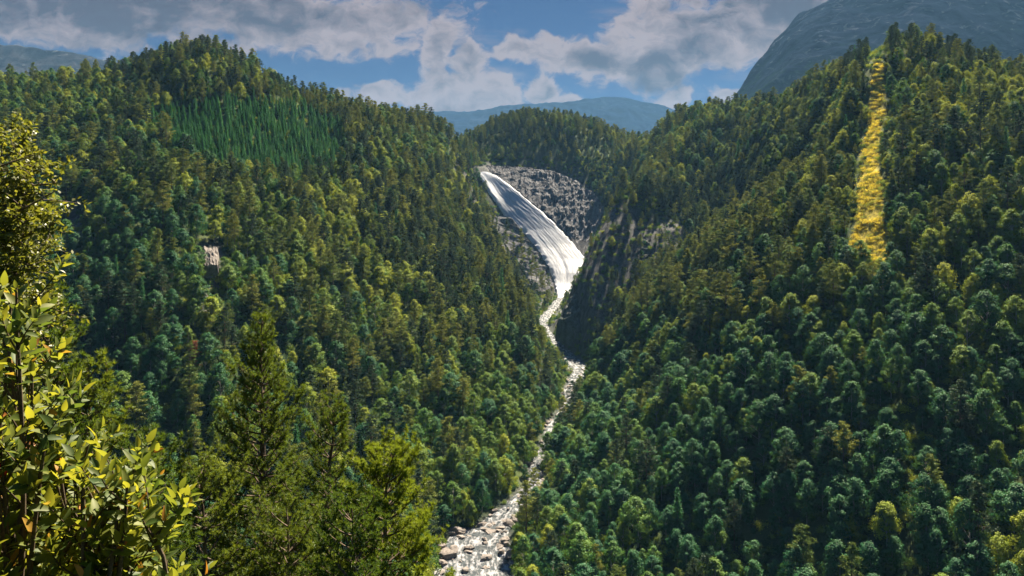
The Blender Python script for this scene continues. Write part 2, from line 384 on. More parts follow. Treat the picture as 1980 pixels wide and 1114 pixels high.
def bare(x, y, z, names=None, grow=0):
    u, v = uv_of(x, y, z); m = np.zeros(np.shape(x), bool)
    for k_, (pl, a, b) in BARE.items():
        if names and k_ not in names: continue
        m |= in_poly(u, v, pl) & (y > a) & (y < b)
    return m
def clearing(x, y, z, g=0):
    u, v = uv_of(x, y, z); u = u + 9 * fbm(np.asarray(x) / 9.0, np.asarray(y) / 5.0, o=3, seed=33); return (in_poly(u, v, CLEAR) | (g > 0) & (in_poly(u + g, v, CLEAR) | in_poly(u - g, v, CLEAR))) & (y > 290) & (y < 560)

acc = Acc(); acc.add(np.stack([XG, YG, ZG], -1).reshape(-1, 3), grid_faces(NR, NC))
gm, N = new_mat('forest_floor')
geo = N.node('ShaderNodeNewGeometry'); pos = geo.outputs['Position']
n1 = N.noise(pos, .05, 6, .6); n2 = N.noise(pos, .9, 6, .65); n3 = N.noise(pos, 7.0, 4, .6)
cg = N.mix(N.smooth(n1, .4, .62), (.018, .040, .014), (.045, .065, .018)); cg = N.mix(N.smooth(n2, .5, .72), cg, (.075, .085, .025))
sl = N.node('ShaderNodeSeparateXYZ'); N.l.new(geo.outputs['Normal'], sl.inputs[0])
rk = N.noise(N.vmath('MULTIPLY', pos, (1, 1, .3)).outputs[0], .35, 8, .65)
crock = N.mix(N.smooth(rk, .38, .62), (.035, .038, .045), (.105, .10, .108))
a1 = N.node('ShaderNodeAttribute', attribute_name='bare'); a2 = N.node('ShaderNodeAttribute', attribute_name='open')
fr_ = N.math('MULTIPLY', a1.outputs['Fac'], N.smooth(n2, .30, .46))
steep = N.smooth(sl.outputs[2], .50, .36, 0, 1)
c = N.mix(N.math('MAXIMUM', fr_, N.math('MULTIPLY', steep, .8)), cg, crock)
c = N.mix(a2.outputs['Fac'], c, N.mix(N.smooth(n2, .4, .65), (.24, .20, .03), (.46, .36, .04)))
b = N.node('ShaderNodeBsdfPrincipled'); N.put(b.inputs['Base Color'], c); b.inputs['Roughness'].default_value = .95; b.inputs['Specular IOR Level'].default_value = .15
bm = N.node('ShaderNodeBump'); bm.inputs['Strength'].default_value = .8; bm.inputs['Distance'].default_value = .6
N.put(bm.inputs['Height'], N.math('ADD', n2, N.math('MULTIPLY', n3, .3))); N.l.new(bm.outputs[0], b.inputs['Normal'])
o = N.node('ShaderNodeOutputMaterial'); N.l.new(b.outputs[0], o.inputs[0])
me = acc.mesh('ground', [gm], True)
def blur(a, n=2):
    a = a.astype(float)
    for _ in range(n):
        p = np.pad(a, 1, mode='edge'); a = (p[:-2, 1:-1] + p[2:, 1:-1] + p[1:-1, :-2] + p[1:-1, 2:] + a * 2) / 6
    return a
bg_ = np.maximum(blur(bare(XG, YG, ZG)), np.clip(1 - (rr - rw) / 3.5, 0, 1))
me.attributes.new('bare', 'FLOAT', 'POINT').data.foreach_set('value', bg_.ravel().astype(np.float32))
me.attributes.new('open', 'FLOAT', 'POINT').data.foreach_set('value', blur(clearing(XG, YG, ZG), 1).ravel().astype(np.float32))
ter = link('ground', me); tag(ter, kind='structure')
# the land that runs on below the far mountains to the horizon
acc = Acc(); xs = np.linspace(-14000, 14000, 60); ys = np.linspace(1900, 15000, 50)
X, Y = np.meshgrid(xs, ys); Z = -95 + 12 * fbm(X / 900, Y / 900, o=3, seed=21)
acc.add(np.stack([X, Y, Z], -1).reshape(-1, 3), grid_faces(50, 60))
tag(link('plateau', acc.mesh('plateau', [gm], True)), kind='structure')

# ------------------------------------------------------------------ mountains
def mountain_mat(name, c0, c1, c2, veg, vz0, vz1, sc_=1.0):
    m, N = new_mat(name); g = N.node('ShaderNodeNewGeometry'); p = g.outputs['Position']
    ps = N.vmath('MULTIPLY', p, (1.0, 1.0, 1.5)).outputs[0]
    n1 = N.noise(ps, .004 * sc_, 9, .66, 1.2); n2 = N.noise(ps, .013 * sc_, 7, .6, 1.5)
    c = N.mix(N.smooth(n1, .36, .62), c0, c1); c = N.mix(N.smooth(n2, .55, .70), c, c2)
    s = N.node('ShaderNodeSeparateXYZ'); N.l.new(p, s.inputs[0])
    hz = N.math('ADD', s.outputs[2], N.math('MULTIPLY', N.math('SUBTRACT', n1, .5), 500.0))
    c = N.mix(N.math('MULTIPLY', N.smooth(hz, vz1, vz0), N.smooth(n2, .38, .58)), c, veg)
    b = N.node('ShaderNodeBsdfDiffuse'); N.put(b.inputs['Color'], c); b.inputs['Roughness'].default_value = .6
    bm = N.node('ShaderNodeBump'); bm.inputs['Strength'].default_value = .55; bm.inputs['Distance'].default_value = 14.0
    N.put(bm.inputs['Height'], N.math('ADD', n1, N.math('MULTIPLY', n2, .35))); N.l.new(bm.outputs[0], b.inputs['Normal'])
    o = N.node('ShaderNodeOutputMaterial'); N.l.new(b.outputs[0], o.inputs[0]); return m
def mountain(name, sil, dr, df, zf, mat, nz, seed, power=.8, nu=260, nv=150):
    us = np.linspace(sil[0][0], sil[-1][0], nu); vs = np.interp(us, [s[0] for s in sil], [s[1] for s in sil])
    for _ in range(6): vs[1:-1] = (vs[:-2] + vs[2:] + 2 * vs[1:-1]) / 4
    s = np.linspace(0, 1.6, nv); U, S = np.meshgrid(us, s); Vv = np.broadcast_to(vs, U.shape)
    D = np.where(S < 1, df + (dr - df) * S, dr + (dr - df) * (S - 1)); X = (U - U0) / F * dr * (.35 + .65 * D / dr)
    H = (V0 - Vv) / F * dr
    pf = np.where(S < 1, np.clip(S, 0, 1) ** power, 1 - .9 * (S - 1) ** 1.3 / .5)
    Z = zf + (H - zf) * pf
    e = np.clip(S * 5, 0, 1) * np.clip(1 - np.abs(S - 1) * 0, 0, 1)
    L = nz * 9
    Z = Z + e * nz * (ridged(X / L, D / L, o=4, seed=seed) - .3) * np.clip(np.abs(S - 1) * 4 + .25, 0, 1) + e * .20 * nz * (ridged(X / (L * .22) + Z / 300, D / (L * .22) + Z / 200, o=5, seed=seed + 3)) + .05 * nz * ridged(X / (L * .06), D / (L * .08), o=4, seed=seed + 5)
    a = Acc(); a.add(np.stack([X, D, Z], -1).reshape(-1, 3), grid_faces(nv, nu))
    return tag(link(name, a.mesh(name, [mat], True)), kind='structure')
mm = mountain_mat('shaded_mountain_rock', (.008, .014, .032), (.020, .028, .055), (.095, .100, .13), (.012, .030, .018), 260, 480, 1.6)  # unlit side and blue of distance painted into the rock tones
mf = mountain_mat('hazed_mountain_rock', (.004, .014, .050), (.009, .022, .070), (.022, .034, .080), (.04, .06, .04), -50, 200, .5)  # distance haze painted into the rock as dark blue
mountain('rocky_mountain', [(1370, 262), (1400, 225), (1430, 176), (1470, 120), (1505, 72), (1550, 30), (1600, 0), (1660, -35), (1740, -70), (1850, -90), (1990, -80), (2200, -60), (2600, 0)], 2500, 1850, 120, mm, 85, 31, .62, 320, 220)
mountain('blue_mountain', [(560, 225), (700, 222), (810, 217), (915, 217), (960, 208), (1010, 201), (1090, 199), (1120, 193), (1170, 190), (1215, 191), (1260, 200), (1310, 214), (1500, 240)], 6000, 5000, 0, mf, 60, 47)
mountain('blue_mountain', [(-500, 60), (-200, 75), (0, 86), (60, 90), (110, 97), (160, 108), (215, 121), (300, 135), (480, 190)], 3300, 2600, 60, mountain_mat('grey_mountain_rock', (.020, .022, .028), (.05, .05, .058), (.11, .11, .12), (.05, .055, .035), -50, 150), 45, 58)

# ------------------------------------------------------------------ cliffs, waterfall, river
def curve_uvd(pts, n):
    P = np.array([at(*p) for p in pts]); d = np.concatenate([[0], np.cumsum(np.linalg.norm(np.diff(P, axis=0), axis=1))]); t = np.linspace(0, d[-1], n)
    return np.stack([np.interp(t, d, P[:, i]) for i in range(3)], 1)
def rock_face(name, top, bot, na, nb, amp, seed, strx=8.0, strz=26.0, mat='rock', cap=6.0):
    """a rugged rock wall between two lines, its rim sunk back into the hillside"""
    T, B = curve_uvd(top, na), curve_uvd(bot, na); s = np.linspace(0, 1, nb)[:, None, None]
    G = T[None] * (1 - s) + B[None] * s
    du = (T[-1] - T[0]) * [1, 1, 0]; du = unit(du); nrm = unit(np.cross(du, (B - T).mean(0)))
    if nrm[1] > 0: nrm = -nrm
    along = (G * du).sum(-1); z = G[..., 2]; along = along + 1.5 * fbm(along / 9, z / 9, o=3, seed=seed + 11)
    dis = ridged(along / strx, z / strz, G[..., 1] / 30, 5, seed) * amp + fbm(along / 3.0, z / 5.0, o=4, seed=seed + 3) * amp * .45
    dis = dis + amp * .8 * ridged(along / 13, z / 15, o=5, seed=seed + 21) * (fbm(along / 30, z / 30, o=2, seed=seed + 22) > -.1); st = np.floor(z / 7 + 1.5 * fbm(along / 20, z / 20, o=2, seed=seed + 7)); dis = dis + (st % 3 - 1) * amp * .07
    A = np.linspace(0, 1, na)[None, :]; S = np.linspace(0, 1, nb)[:, None]
    edge = np.minimum(np.minimum(A, 1 - A) * 12, np.minimum(S, 1 - S) * 10); edge = np.clip(edge, 0, 1)
    G = G + nrm * (dis * edge - cap * (1 - edge))[..., None]
    a = Acc(); a.add(G.reshape(-1, 3), grid_faces(nb, na)); return tag(link(name, a.mesh(name, [M[mat]], False)), kind='structure')
rock_face('cliff', [(925, 316, 928), (960, 320, 934), (1010, 318, 946), (1070, 324, 946), (1120, 342, 930), (1150, 365, 912), (1182, 400, 886)],
          [(935, 335, 900), (990, 368, 902), (1045, 415, 885), (1090, 460, 862), (1128, 512, 828), (1178, 522, 812)], 300, 120, 2.8, 61, 5.0, 34)
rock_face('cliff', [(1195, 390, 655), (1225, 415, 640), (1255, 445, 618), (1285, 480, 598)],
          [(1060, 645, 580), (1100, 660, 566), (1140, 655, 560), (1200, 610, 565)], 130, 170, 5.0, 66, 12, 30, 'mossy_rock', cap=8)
rock_face('cliff', [(388, 482, 366), (400, 476, 367), (424, 480, 369)], [(386, 512, 355), (402, 522, 353), (424, 516, 355)], 60, 60, 2.2, 71, 3.5, 9, 'boulder', cap=5)
rock_face('cliff', [(116, 385, 425), (135, 380, 428), (165, 395, 420)], [(120, 480, 378), (140, 488, 375), (168, 480, 377)], 40, 60, 2.0, 73, 5, 12, cap=3)

def sheet(name, L, Rr, na, nb, lift, fn, mats, kind='structure', smooth=True):
    Lc, Rc = curve_uvd(L, na), curve_uvd(Rr, na); s = np.linspace(0, 1, nb)[None, :, None]
    G = Lc[:, None] * (1 - s) + Rc[:, None] * s; G = G.copy()
    A = np.linspace(0, 1, na)[:, None]; S = np.linspace(0, 1, nb)[None, :]
    G[..., 2] = np.maximum(ground(G[..., 0], G[..., 1]), G[..., 2] - 3) + lift
    G = fn(G, A, S); a = Acc(); a.add(G.reshape(-1, 3), grid_faces(na, nb)); return tag(link(name, a.mesh(name, mats, smooth)), kind=kind)

# slabs of bare rock beside the fall
def slab_fn(G, A, S):
    st = fbm(A * 30 + S * 6, S * 4 + A * 2, o=4, seed=80) ; x = G[..., 0]
    G[..., 2] += 1.3 * ridged(G[..., 0] / 22 + G[..., 2] / 9, G[..., 1] / 9, o=4, seed=81) + .8 * st
    e = np.clip(np.minimum(S, 1 - S) * 8, 0, 1) * np.clip(np.minimum(A, 1 - A) * 10, 0, 1)
    G[..., 2] -= (1 - e) * 6; return G
sheet('rock_slab', [(925, 400, 862), (935, 440, 848), (965, 490, 830), (1005, 535, 806), (1035, 585, 770)],
      [(985, 405, 862), (1020, 445, 846), (1060, 490, 826), (1085, 530, 806), (1090, 570, 785)], 130, 70, 1.5, slab_fn, [M['rock']], smooth=False)

wm, N = new_mat('falling_water')      # froth torn into strands
g = N.node('ShaderNodeNewGeometry'); uvn = N.node('ShaderNodeAttribute', attribute_name='flow')
fv = uvn.outputs['Vector']
st = N.noise(N.vmath('MULTIPLY', fv, (1.0, .14, 1)).outputs[0], 1.5, 9, .68); fine = N.noise(N.vmath('MULTIPLY', fv, (1.6, .7, 1)).outputs[0], 1.6, 7, .75)
big = N.noise(N.vmath('MULTIPLY', fv, (.30, .05, 1)).outputs[0], 1.0, 4, .6)
wc = N.mix(N.smooth(st, .34, .60), (.30, .32, .40), (.42, .44, .53)); wc = N.mix(N.smooth(fine, .52, .68), wc, (.27, .28, .35))
wc = N.mix(N.math('MULTIPLY', N.smooth(big, .62, .70), N.smooth(st, .52, .44)), wc, (.15, .145, .16))
b = N.node('ShaderNodeBsdfPrincipled'); N.put(b.inputs['Base Color'], wc); b.inputs['Roughness'].default_value = .55
b.inputs['Subsurface Weight'].default_value = 0.0
bm = N.node('ShaderNodeBump'); bm.inputs['Strength'].default_value = .3; bm.inputs['Distance'].default_value = .3
N.put(bm.inputs['Height'], N.math('ADD', st, N.math('MULTIPLY', fine, .4))); N.l.new(bm.outputs[0], b.inputs['Normal'])
o = N.node('ShaderNodeOutputMaterial'); N.l.new(b.outputs[0], o.inputs[0]); M['fall'] = wm
def flow_attr(ob, fx, fy):
    at_ = ob.data.attributes.new('flow', 'FLOAT_VECTOR', 'POINT')
    at_.data.foreach_set('vector', np.stack([fx.ravel(), fy.ravel(), 0 * fx.ravel()], -1).astype(np.float32).ravel())
FL = [(921, 331, 905), (932, 350, 892), (946, 385, 876), (972, 412, 862), (1012, 446, 846), (1040, 480, 830), (1062, 515, 812), (1072, 542, 798), (1074, 558, 790), (1078, 580, 762)]
FR = [(938, 327, 905), (965, 340, 894), (1000, 366, 880), (1045, 402, 865), (1085, 442, 850), (1112, 472, 838), (1138, 502, 824), (1136, 530, 806), (1116, 562, 792), (1094, 584, 762)]
na, nb = 260, 90
def fall_fn(G, A, S):
    z0 = G[..., 2].copy()
    for _ in range(160):                                # water evens out the bed it runs over
        q = np.pad(z0, 1, mode='edge'); z0 = (q[:-2, 1:-1] + q[2:, 1:-1] + q[1:-1, :-2] + q[1:-1, 2:]) / 4
    G[..., 2] = z0
    wob = fbm(A * 40, S * 3 + 0 * A, o=4, seed=91)
    G[..., 2] += 1.0 * np.sin(np.pi * S) + 0.22 * ridged(S * 9 + .25 * wob, A * 5, o=4, seed=92) +   .15 * fbm(S * 30, A * 30, o=3, seed=93)
    lump = np.exp(-((S - .32 - .1 * A) / .05) ** 2) * np.exp(-((A - .72) / .10) ** 2); G[..., 2] -= .9 * lump; G[..., 2] -= 4.0 * np.clip((A - .88) / .12, 0, 1) ** 2 * (1 + 0 * S)
    e = np.clip(np.minimum(S, 1 - S) * 9, 0, 1); G[..., 2] -= (1 - e) ** 2 * 2.6 * (.6 + .6 * vnoise(A * 60 + 0 * S, S * 2 + 0 * A, seed=4)); return G
wf = sheet('waterfall', FL, FR, na, nb, 2.6, fall_fn, [M['fall']])
A, S = np.meshgrid(np.linspace(0, 1, na), np.linspace(0, 1, nb), indexing='ij')
flow_attr(wf, S * (8 + 22 * A) , A * 190)

rm, N = new_mat('rapids')
fv = N.node('ShaderNodeAttribute', attribute_name='flow').outputs['Vector']
n1 = N.noise(N.vmath('MULTIPLY', fv, (1, .45, 1)).outputs[0], .55, 8, .65); n2 = N.noise(N.vmath('MULTIPLY', fv, (1, .5, 1)).outputs[0], 2.6, 5, .65)
wc = N.mix(N.smooth(n1, .46, .60), (.03, .04, .05), (.27, .27, .30)); wc = N.mix(N.smooth(n2, .56, .70), wc, (.13, .11, .10))
b = N.node('ShaderNodeBsdfPrincipled'); N.put(b.inputs['Base Color'], wc); b.inputs['Roughness'].default_value = .7; b.inputs['Specular IOR Level'].default_value = .15
bm = N.node('ShaderNodeBump'); bm.inputs['Strength'].default_value = .7; bm.inputs['Distance'].default_value = .3
N.put(bm.inputs['Height'], N.math('ADD', n1, N.math('MULTIPLY', n2, .4))); N.l.new(bm.outputs[0], b.inputs['Normal'])
o = N.node('ShaderNodeOutputMaterial'); N.l.new(b.outputs[0], o.inputs[0])
RD = catmull(np.column_stack([RW, RWD]), 60); RD[:, 2] = np.minimum.accumulate(RD[:, 2]); na, nb = len(RD), 44
tg = unit(np.gradient(RD[:, :2], axis=0)); nn = np.stack([tg[:, 1], -tg[:, 0]], 1)
ln = np.concatenate([[0], np.cumsum(np.linalg.norm(np.diff(RD[:, :2], axis=0), axis=1))])
S = np.linspace(-1, 1, nb)[None, :]; hw = (RD[:, 3] * 1.12)[:, None] + .8 * vnoise(ln / 6, 0 * ln, seed=14)[:, None]
hw = hw * np.where((RD[:, 1] > 310) & (RD[:, 1] < 500), .85, 1.0)[:, None]; X = RD[:, 0, None] + nn[:, 0, None] * S * hw; Y = RD[:, 1, None] + nn[:, 1, None] * S * hw
LN = np.repeat(ln[:, None], nb, 1)
step = 5.0; fr = (LN / step + .35 * fbm(X / 5, Y / 5, o=3, seed=18)) % 1.0
Z = RD[:, 2, None] - .1 + .55 * np.clip((fr - .5), -.5, .5) * (-1) + .35 * ridged(X / 2.2, Y / 2.2, o=4, seed=15) + .22 * fbm(X / .8, Y / .8, o=3, seed=17) - .5 * np.abs(S) ** 6
a = Acc(); a.add(np.stack([X, Y, Z], -1).reshape(-1, 3), grid_faces(na, nb)); rv = tag(link('river', a.mesh('river', [rm], True)), kind='structure')
flow_attr(rv, S * hw, LN)

# ------------------------------------------------------------------ boulders
rng = np.random.default_rng(7)
def ico(sub):
    import bmesh
    bmh = bmesh.new(); bmesh.ops.create_icosphere(bmh, subdivisions=sub, radius=1); V = np.array([v.co[:] for v in bmh.verts]); Fc = np.array([[v.index for v in f.verts] for f in bmh.faces]); bmh.free(); return V, Fc
IV, IF = ico(4)
def boulder_mesh(seed):
    v = IV.copy(); n = fbm(v[:, 0] * 1.1 + seed * 3, v[:, 1] * 1.1, v[:, 2] * 1.1, 3, seed); v = v * (1 + .45 * n)[:, None]
    r = np.random.default_rng(seed)
    for _ in range(9):                                  # chop flat facets
        d = unit(r.normal(size=3)); h = r.uniform(.5, .8); k_ = v @ d; v -= np.outer(np.maximum(k_ - h, 0) * .92, d)
    v = v * (1 + .05 * fbm(v[:, 0] * 5, v[:, 1] * 5, v[:, 2] * 5, 3, seed + 50))[:, None] * np.array([1.15, .9, .72])
    a = Acc(); a.add(v, IF); return a.mesh('boulder', [M['boulder']], False)
BM = [boulder_mesh(s) for s in range(8)]
boulders = []
def put_boulder(x, y, z, s, k_):
    o = link('boulder', BM[k_ % 8], None, (x, y, z)); o.rotation_euler = (rng.uniform(-.3, .3), rng.uniform(-.3, .3), rng.uniform(0, 6.28)); o.scale = (s, s, s * rng.uniform(.7, 1.1))
    boulders.append(o); return o
k_ = 0
def vis_ray(x, y, z, h=4.0, n=90):
    t = np.linspace(.12, .985, n)[:, None]; gx, gy, gz = x[None] * t, y[None] * t, z[None] * t
    return np.all(ground(gx, gy) + h * (t < .96) < gz + .3, axis=0)
for (i0, i1, cnt, mid, smin, smax) in ((0.74, 0.93, 64, .55, .8, 3.2), (0.66, 0.78, 16, 1.0, .7, 2.2), (0.40, 0.66, 40, .8, .7, 2.0), (0.20, 0.45, 40, 1.0, .8, 2.6)):
    for q in range(cnt):
        i = int(rng.uniform(i0, i1) * len(RD)); s_ = rng.choice([-1, 1]) * rng.uniform(mid, 1.25) if rng.random() < .65 else rng.uniform(-.8, .8)
        sz = rng.uniform(smin, smax) * (1.0 if abs(s_) > .8 else .75); x = RD[i, 0] + nn[i, 0] * s_ * RD[i, 3]; y = RD[i, 1] + nn[i, 1] * s_ * RD[i, 3]
        put_boulder(x, y, max(float(ground(x, y)), RD[i, 2] - .6) + sz * .22, sz, k_); k_ += 1
# scree below the outcrop
for q in range(14):
    u = rng.uniform(384, 424); y = 340 + rng.uniform(-8, 8); x = (u - U0) / F * y; put_boulder(x, y, float(ground(x, y)) + .3, rng.uniform(.8, 2.2), k_).data = BM[k_ % 8]; k_ += 1

# ------------------------------------------------------------------ tree kinds
def rdir(rng, n): return unit(rng.normal(size=(n, 3)))
def trunk_acc(rng, H, r0, lean=.02, sides=6, mat=0, top=.95):
    a = Acc(); n = 7; t = np.linspace(0, 1, n); off = np.cumsum(rng.normal(0, lean * H / n, (n, 2)), axis=0)
    P = np.stack([off[:, 0], off[:, 1], t * H * top], 1); P[0, :2] = 0; P[0, 2] = -1.2
    tube(a, P, r0 * (1 - .88 * t), sides, mat); return a, P
def birch(seed, H=10.5, mat='birch', bark='pale_bark', nl=4200, Rr=3.4, sub=None):
    r = np.random.default_rng(seed); ta, TP = trunk_acc(r, H, .16, .03)
    a = Acc(); nc = 58; asym = rdir(r, 1)[0] * .5; C = []
    for i in range(nc):
        t = r.uniform(0, 1) ** .85; z = H * (.20 + .78 * t); prof = Rr * (np.sin(np.pi * min(1, .18 + .82 * t ** .75)) ** .62) * r.uniform(.75, 1.15)
        th = r.uniform(0, 2 * np.pi); rad = prof * r.uniform(.35, 1.0) ** .6; C.append((rad * np.cos(th) + asym[0] * t, rad * np.sin(th) + asym[1] * t, z))
    C = np.array(C); C = np.vstack([C, [[0, 0, H * .97]]])
    for c in C[::4]:
        z0 = max(c[2] * .62, H * .15); j = np.argmin(abs(TP[:, 2] - z0)); tube(ta, [TP[j], (TP[j] + c) / 2 + [0, 0, .3], c], [.06, .035, .012], 3)
    per = nl // len(C)
    for c in C:
        sz = r.uniform(.65, 1.25) * (1 - .25 * c[2] / H); p = r.normal(size=(per, 3)) * np.array([.52, .52, .40]) * sz + c
        out = unit(p - c + (c - [0, 0, H * .5]) * .25); n = unit(out * 1.2 + rdir(r, per) * .55 + [0, 0, .25]); d = unit(rdir(r, per) + [0, 0, -.35])
        cards(a, p, n, d, r.uniform(.26, .50, per), r.uniform(.20, .34, per), 0, np.clip(r.uniform(0, 1) * .7 + r.uniform(0, .3, per), 0, 1), .1)
    return a.mesh('crown', [M[mat]]), ta.mesh('trunk', [M[bark]], True)
def pine(seed, H=14.0, mat='pine', nl=4600, base=.30, Rr=2.5, point=1.0):
    r = np.random.default_rng(seed); ta, TP = trunk_acc(r, H, .22, .015)
    a = Acc(); nb_ = 46
    for i in range(nb_):
        t = (i + r.uniform(0, 1)) / nb_; z = H * (base + (1 - base) * t * .97); L = Rr * ((1 - t) ** (.55 * point) * (.55 + .45 * min(1, t * 5))) * r.uniform(.55, 1.2) + .25
        th = r.uniform(0, 2 * np.pi); lift = r.uniform(-.05, .45) * (1 + t); e = np.array([np.cos(th) * L, np.sin(th) * L, z + L * lift * .5]); s0 = np.array([0, 0, z - .1 * L])
        if i % 2 == 0 or t < .3: tube(ta, [s0, (s0 + e) / 2 + [0, 0, -.1], e], [.06, .04, .01], 3)
        for q in range(3):
            f = r.uniform(.45, 1.05); c = s0 + (e - s0) * f + r.normal(0, .28, 3) * [1, 1, .4]; per = nl // (nb_ * 3); sz = r.uniform(.5, .95) * (.55 + .6 * (1 - t))
            p = r.normal(size=(per, 3)) * np.array([.52, .52, .20]) * sz + c; d = unit(unit(p - s0) + rdir(r, per) * .6 + [0, 0, .55]); n = unit(rdir(r, per) + [0, 0, .5])
            cards(a, p, n, d, r.uniform(.30, .55, per), r.uniform(.10, .17, per), 0, np.clip(r.uniform(0, .7) + r.uniform(0, .3, per), 0, 1))
    return a.mesh('crown', [M[mat]]), ta.mesh('trunk', [M['bark']], True)
def spruce(seed, H=13.0, mat='spruce', Rr=1.95):
    r = np.random.default_rng(seed); ta, TP = trunk_acc(r, H, .17, .006); a = Acc(); nl_ = 26
    for i in range(nl_):
        t = (i + .5) / nl_; z = H * (.06 + .93 * t); nb_ = 9 if t < .7 else 6
        for j in range(nb_):
            th = 2 * np.pi * (j + r.uniform(0, .8)) / nb_ + i * 1.3; L = (Rr * (1 - t) ** .85 + .12) * r.uniform(.75, 1.15); per = max(5, int(17 * L / Rr) + 4)
            f = r.uniform(.1, 1, per) ** .8; dx = np.array([np.cos(th), np.sin(th), 0]); p = dx * (f * L)[:, None] + np.array([0, 0, z]) + np.outer(f * f * L * -.35, [0, 0, 1]) + r.normal(0, .10, (per, 3)) * [1.4, 1.4, .8]
            n = unit(rdir(r, per) * .7 + [0, 0, .9]); d = unit(dx + rdir(r, per) * .5 + [0, 0, -.25])
            cards(a, p, n, d, r.uniform(.35, .6, per), r.uniform(.12, .22, per), 0, np.clip(r.uniform(0, 1, per), 0, 1))
    return a.mesh('crown', [M[mat]]), ta.mesh('trunk', [M['bark']], True)
def bush(seed, mat='birch', s=1.0):
    r = np.random.default_rng(seed); a = Acc()
    for i in range(9):
        c = np.array([r.normal(0, .7), r.normal(0, .7), r.uniform(.2, 1.3)]) * s; per = 60; p = r.normal(size=(per, 3)) * .38 * s + c
        cards(a, p, unit(rdir(r, per) + [0, 0, .5]), rdir(r, per), r.uniform(.2, .4, per), r.uniform(.15, .28, per), 0, r.uniform(0, 1))
    return a.mesh('foliage', [M[mat]])
PROTO = []        # (kind, crown, trunk, look)
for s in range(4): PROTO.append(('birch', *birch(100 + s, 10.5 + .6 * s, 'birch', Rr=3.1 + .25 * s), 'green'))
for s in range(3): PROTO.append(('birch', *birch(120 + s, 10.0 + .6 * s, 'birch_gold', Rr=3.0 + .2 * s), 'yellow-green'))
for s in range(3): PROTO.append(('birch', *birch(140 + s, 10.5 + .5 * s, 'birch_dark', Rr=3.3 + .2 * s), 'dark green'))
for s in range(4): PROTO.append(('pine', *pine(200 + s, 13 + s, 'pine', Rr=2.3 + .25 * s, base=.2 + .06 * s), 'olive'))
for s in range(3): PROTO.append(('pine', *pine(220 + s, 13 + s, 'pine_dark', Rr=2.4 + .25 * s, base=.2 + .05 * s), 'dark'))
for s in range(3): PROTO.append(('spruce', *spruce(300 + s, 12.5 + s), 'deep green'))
KIDX = {'birch_green': range(0, 4), 'birch_gold': range(4, 7), 'birch_dark': range(7, 10), 'pine': range(10, 14), 'pine_dark': range(14, 17), 'spruce': range(17, 20)}
PROTO.append(('pine', *pine(250, 13, 'pine_red', Rr=2.2), 'reddish-brown dying'))
PH = np.array([max(v.co.z for v in p[1].vertices) for p in PROTO])

# ------------------------------------------------------------------ where the trees stand
rng = np.random.default_rng(11)
def jitter_grid(x0, x1, y0, y1, sp):
    gx, gy = np.meshgrid(np.arange(x0, x1, sp), np.arange(y0, y1, sp)); gx = gx + (np.arange(gx.shape[0]) % 2)[:, None] * sp / 2
    return (gx + rng.uniform(-.45, .45, gx.shape) * sp).ravel(), (gy + rng.uniform(-.45, .45, gy.shape) * sp).ravel()
tx, ty = jitter_grid(-760, 760, 118, 1080, 6.4)
ex, ey = jitter_grid(-760, 760, 118, 700, 5.2)                   # steep ground carries more stems to the same map area
gs = np.hypot(ground(ex + 4, ey) - ground(ex - 4, ey), ground(ex, ey + 4) - ground(ex, ey - 4)) / 8
ke = rng.uniform(0, 1, len(ex)) < np.clip((gs - .72) * .9, 0, .75)
tx = np.concatenate([tx, ex[ke]]); ty = np.concatenate([ty, ey[ke]])
PLANT = [(290, 235), (330, 215), (420, 195), (520, 205), (600, 215), (665, 240), (668, 325), (640, 345), (560, 352), (440, 335), (360, 305), (300, 280)]
def planted(x, y): u_, v_ = uv_of(x, y, ground(x, y)); return in_poly(u_, v_, PLANT) & (y > 430) & (y < 610)
pl_ = ~planted(tx, ty); tx, ty = tx[pl_], ty[pl_]
ex, ey = jitter_grid(-300, -80, 430, 610, 4.3); pl_ = planted(ex, ey); nplant = int(pl_.sum()); tx = np.concatenate([tx, ex[pl_]]); ty = np.concatenate([ty, ey[pl_]])
dens_ = .5 + .5 * fbm(tx / 28, ty / 28, o=3, seed=40)
keep = (np.abs(tx / (ty + 10)) < .86) & ((rng.uniform(0, 1, len(tx)) < .72 + .5 * dens_) | (np.arange(len(tx)) >= len(tx) - nplant))
tx, ty = tx[keep], ty[keep]; tz = ground(tx, ty)
rd, _, rwid = river_dist(tx, ty)
u, v = uv_of(tx, ty, tz)
gorge_bare = bare(tx, ty, tz)
sparse = gorge_bare & (rng.uniform(0, 1, len(tx)) < np.where(bare(tx, ty, tz, ['gorge']), .42, np.where(bare(tx, ty, tz, ['cliff', 'slab']), .22, .05))) & ~bare(tx, ty, tz, ['fall', 'outcrop', 'scree'])
gorge_bare = gorge_bare; gap = (u > 1678) & (u < 1712) & (v < 190) & (ty > 440) & (ty < 700); keep = ~gap & (~gorge_bare | sparse) & ~clearing(tx, ty, tz, 5) & (rd > rwid + np.where((ty > 320) & (ty < 500), .1, 1.0) + 2.5 * rng.uniform(0, 1, len(tx)))
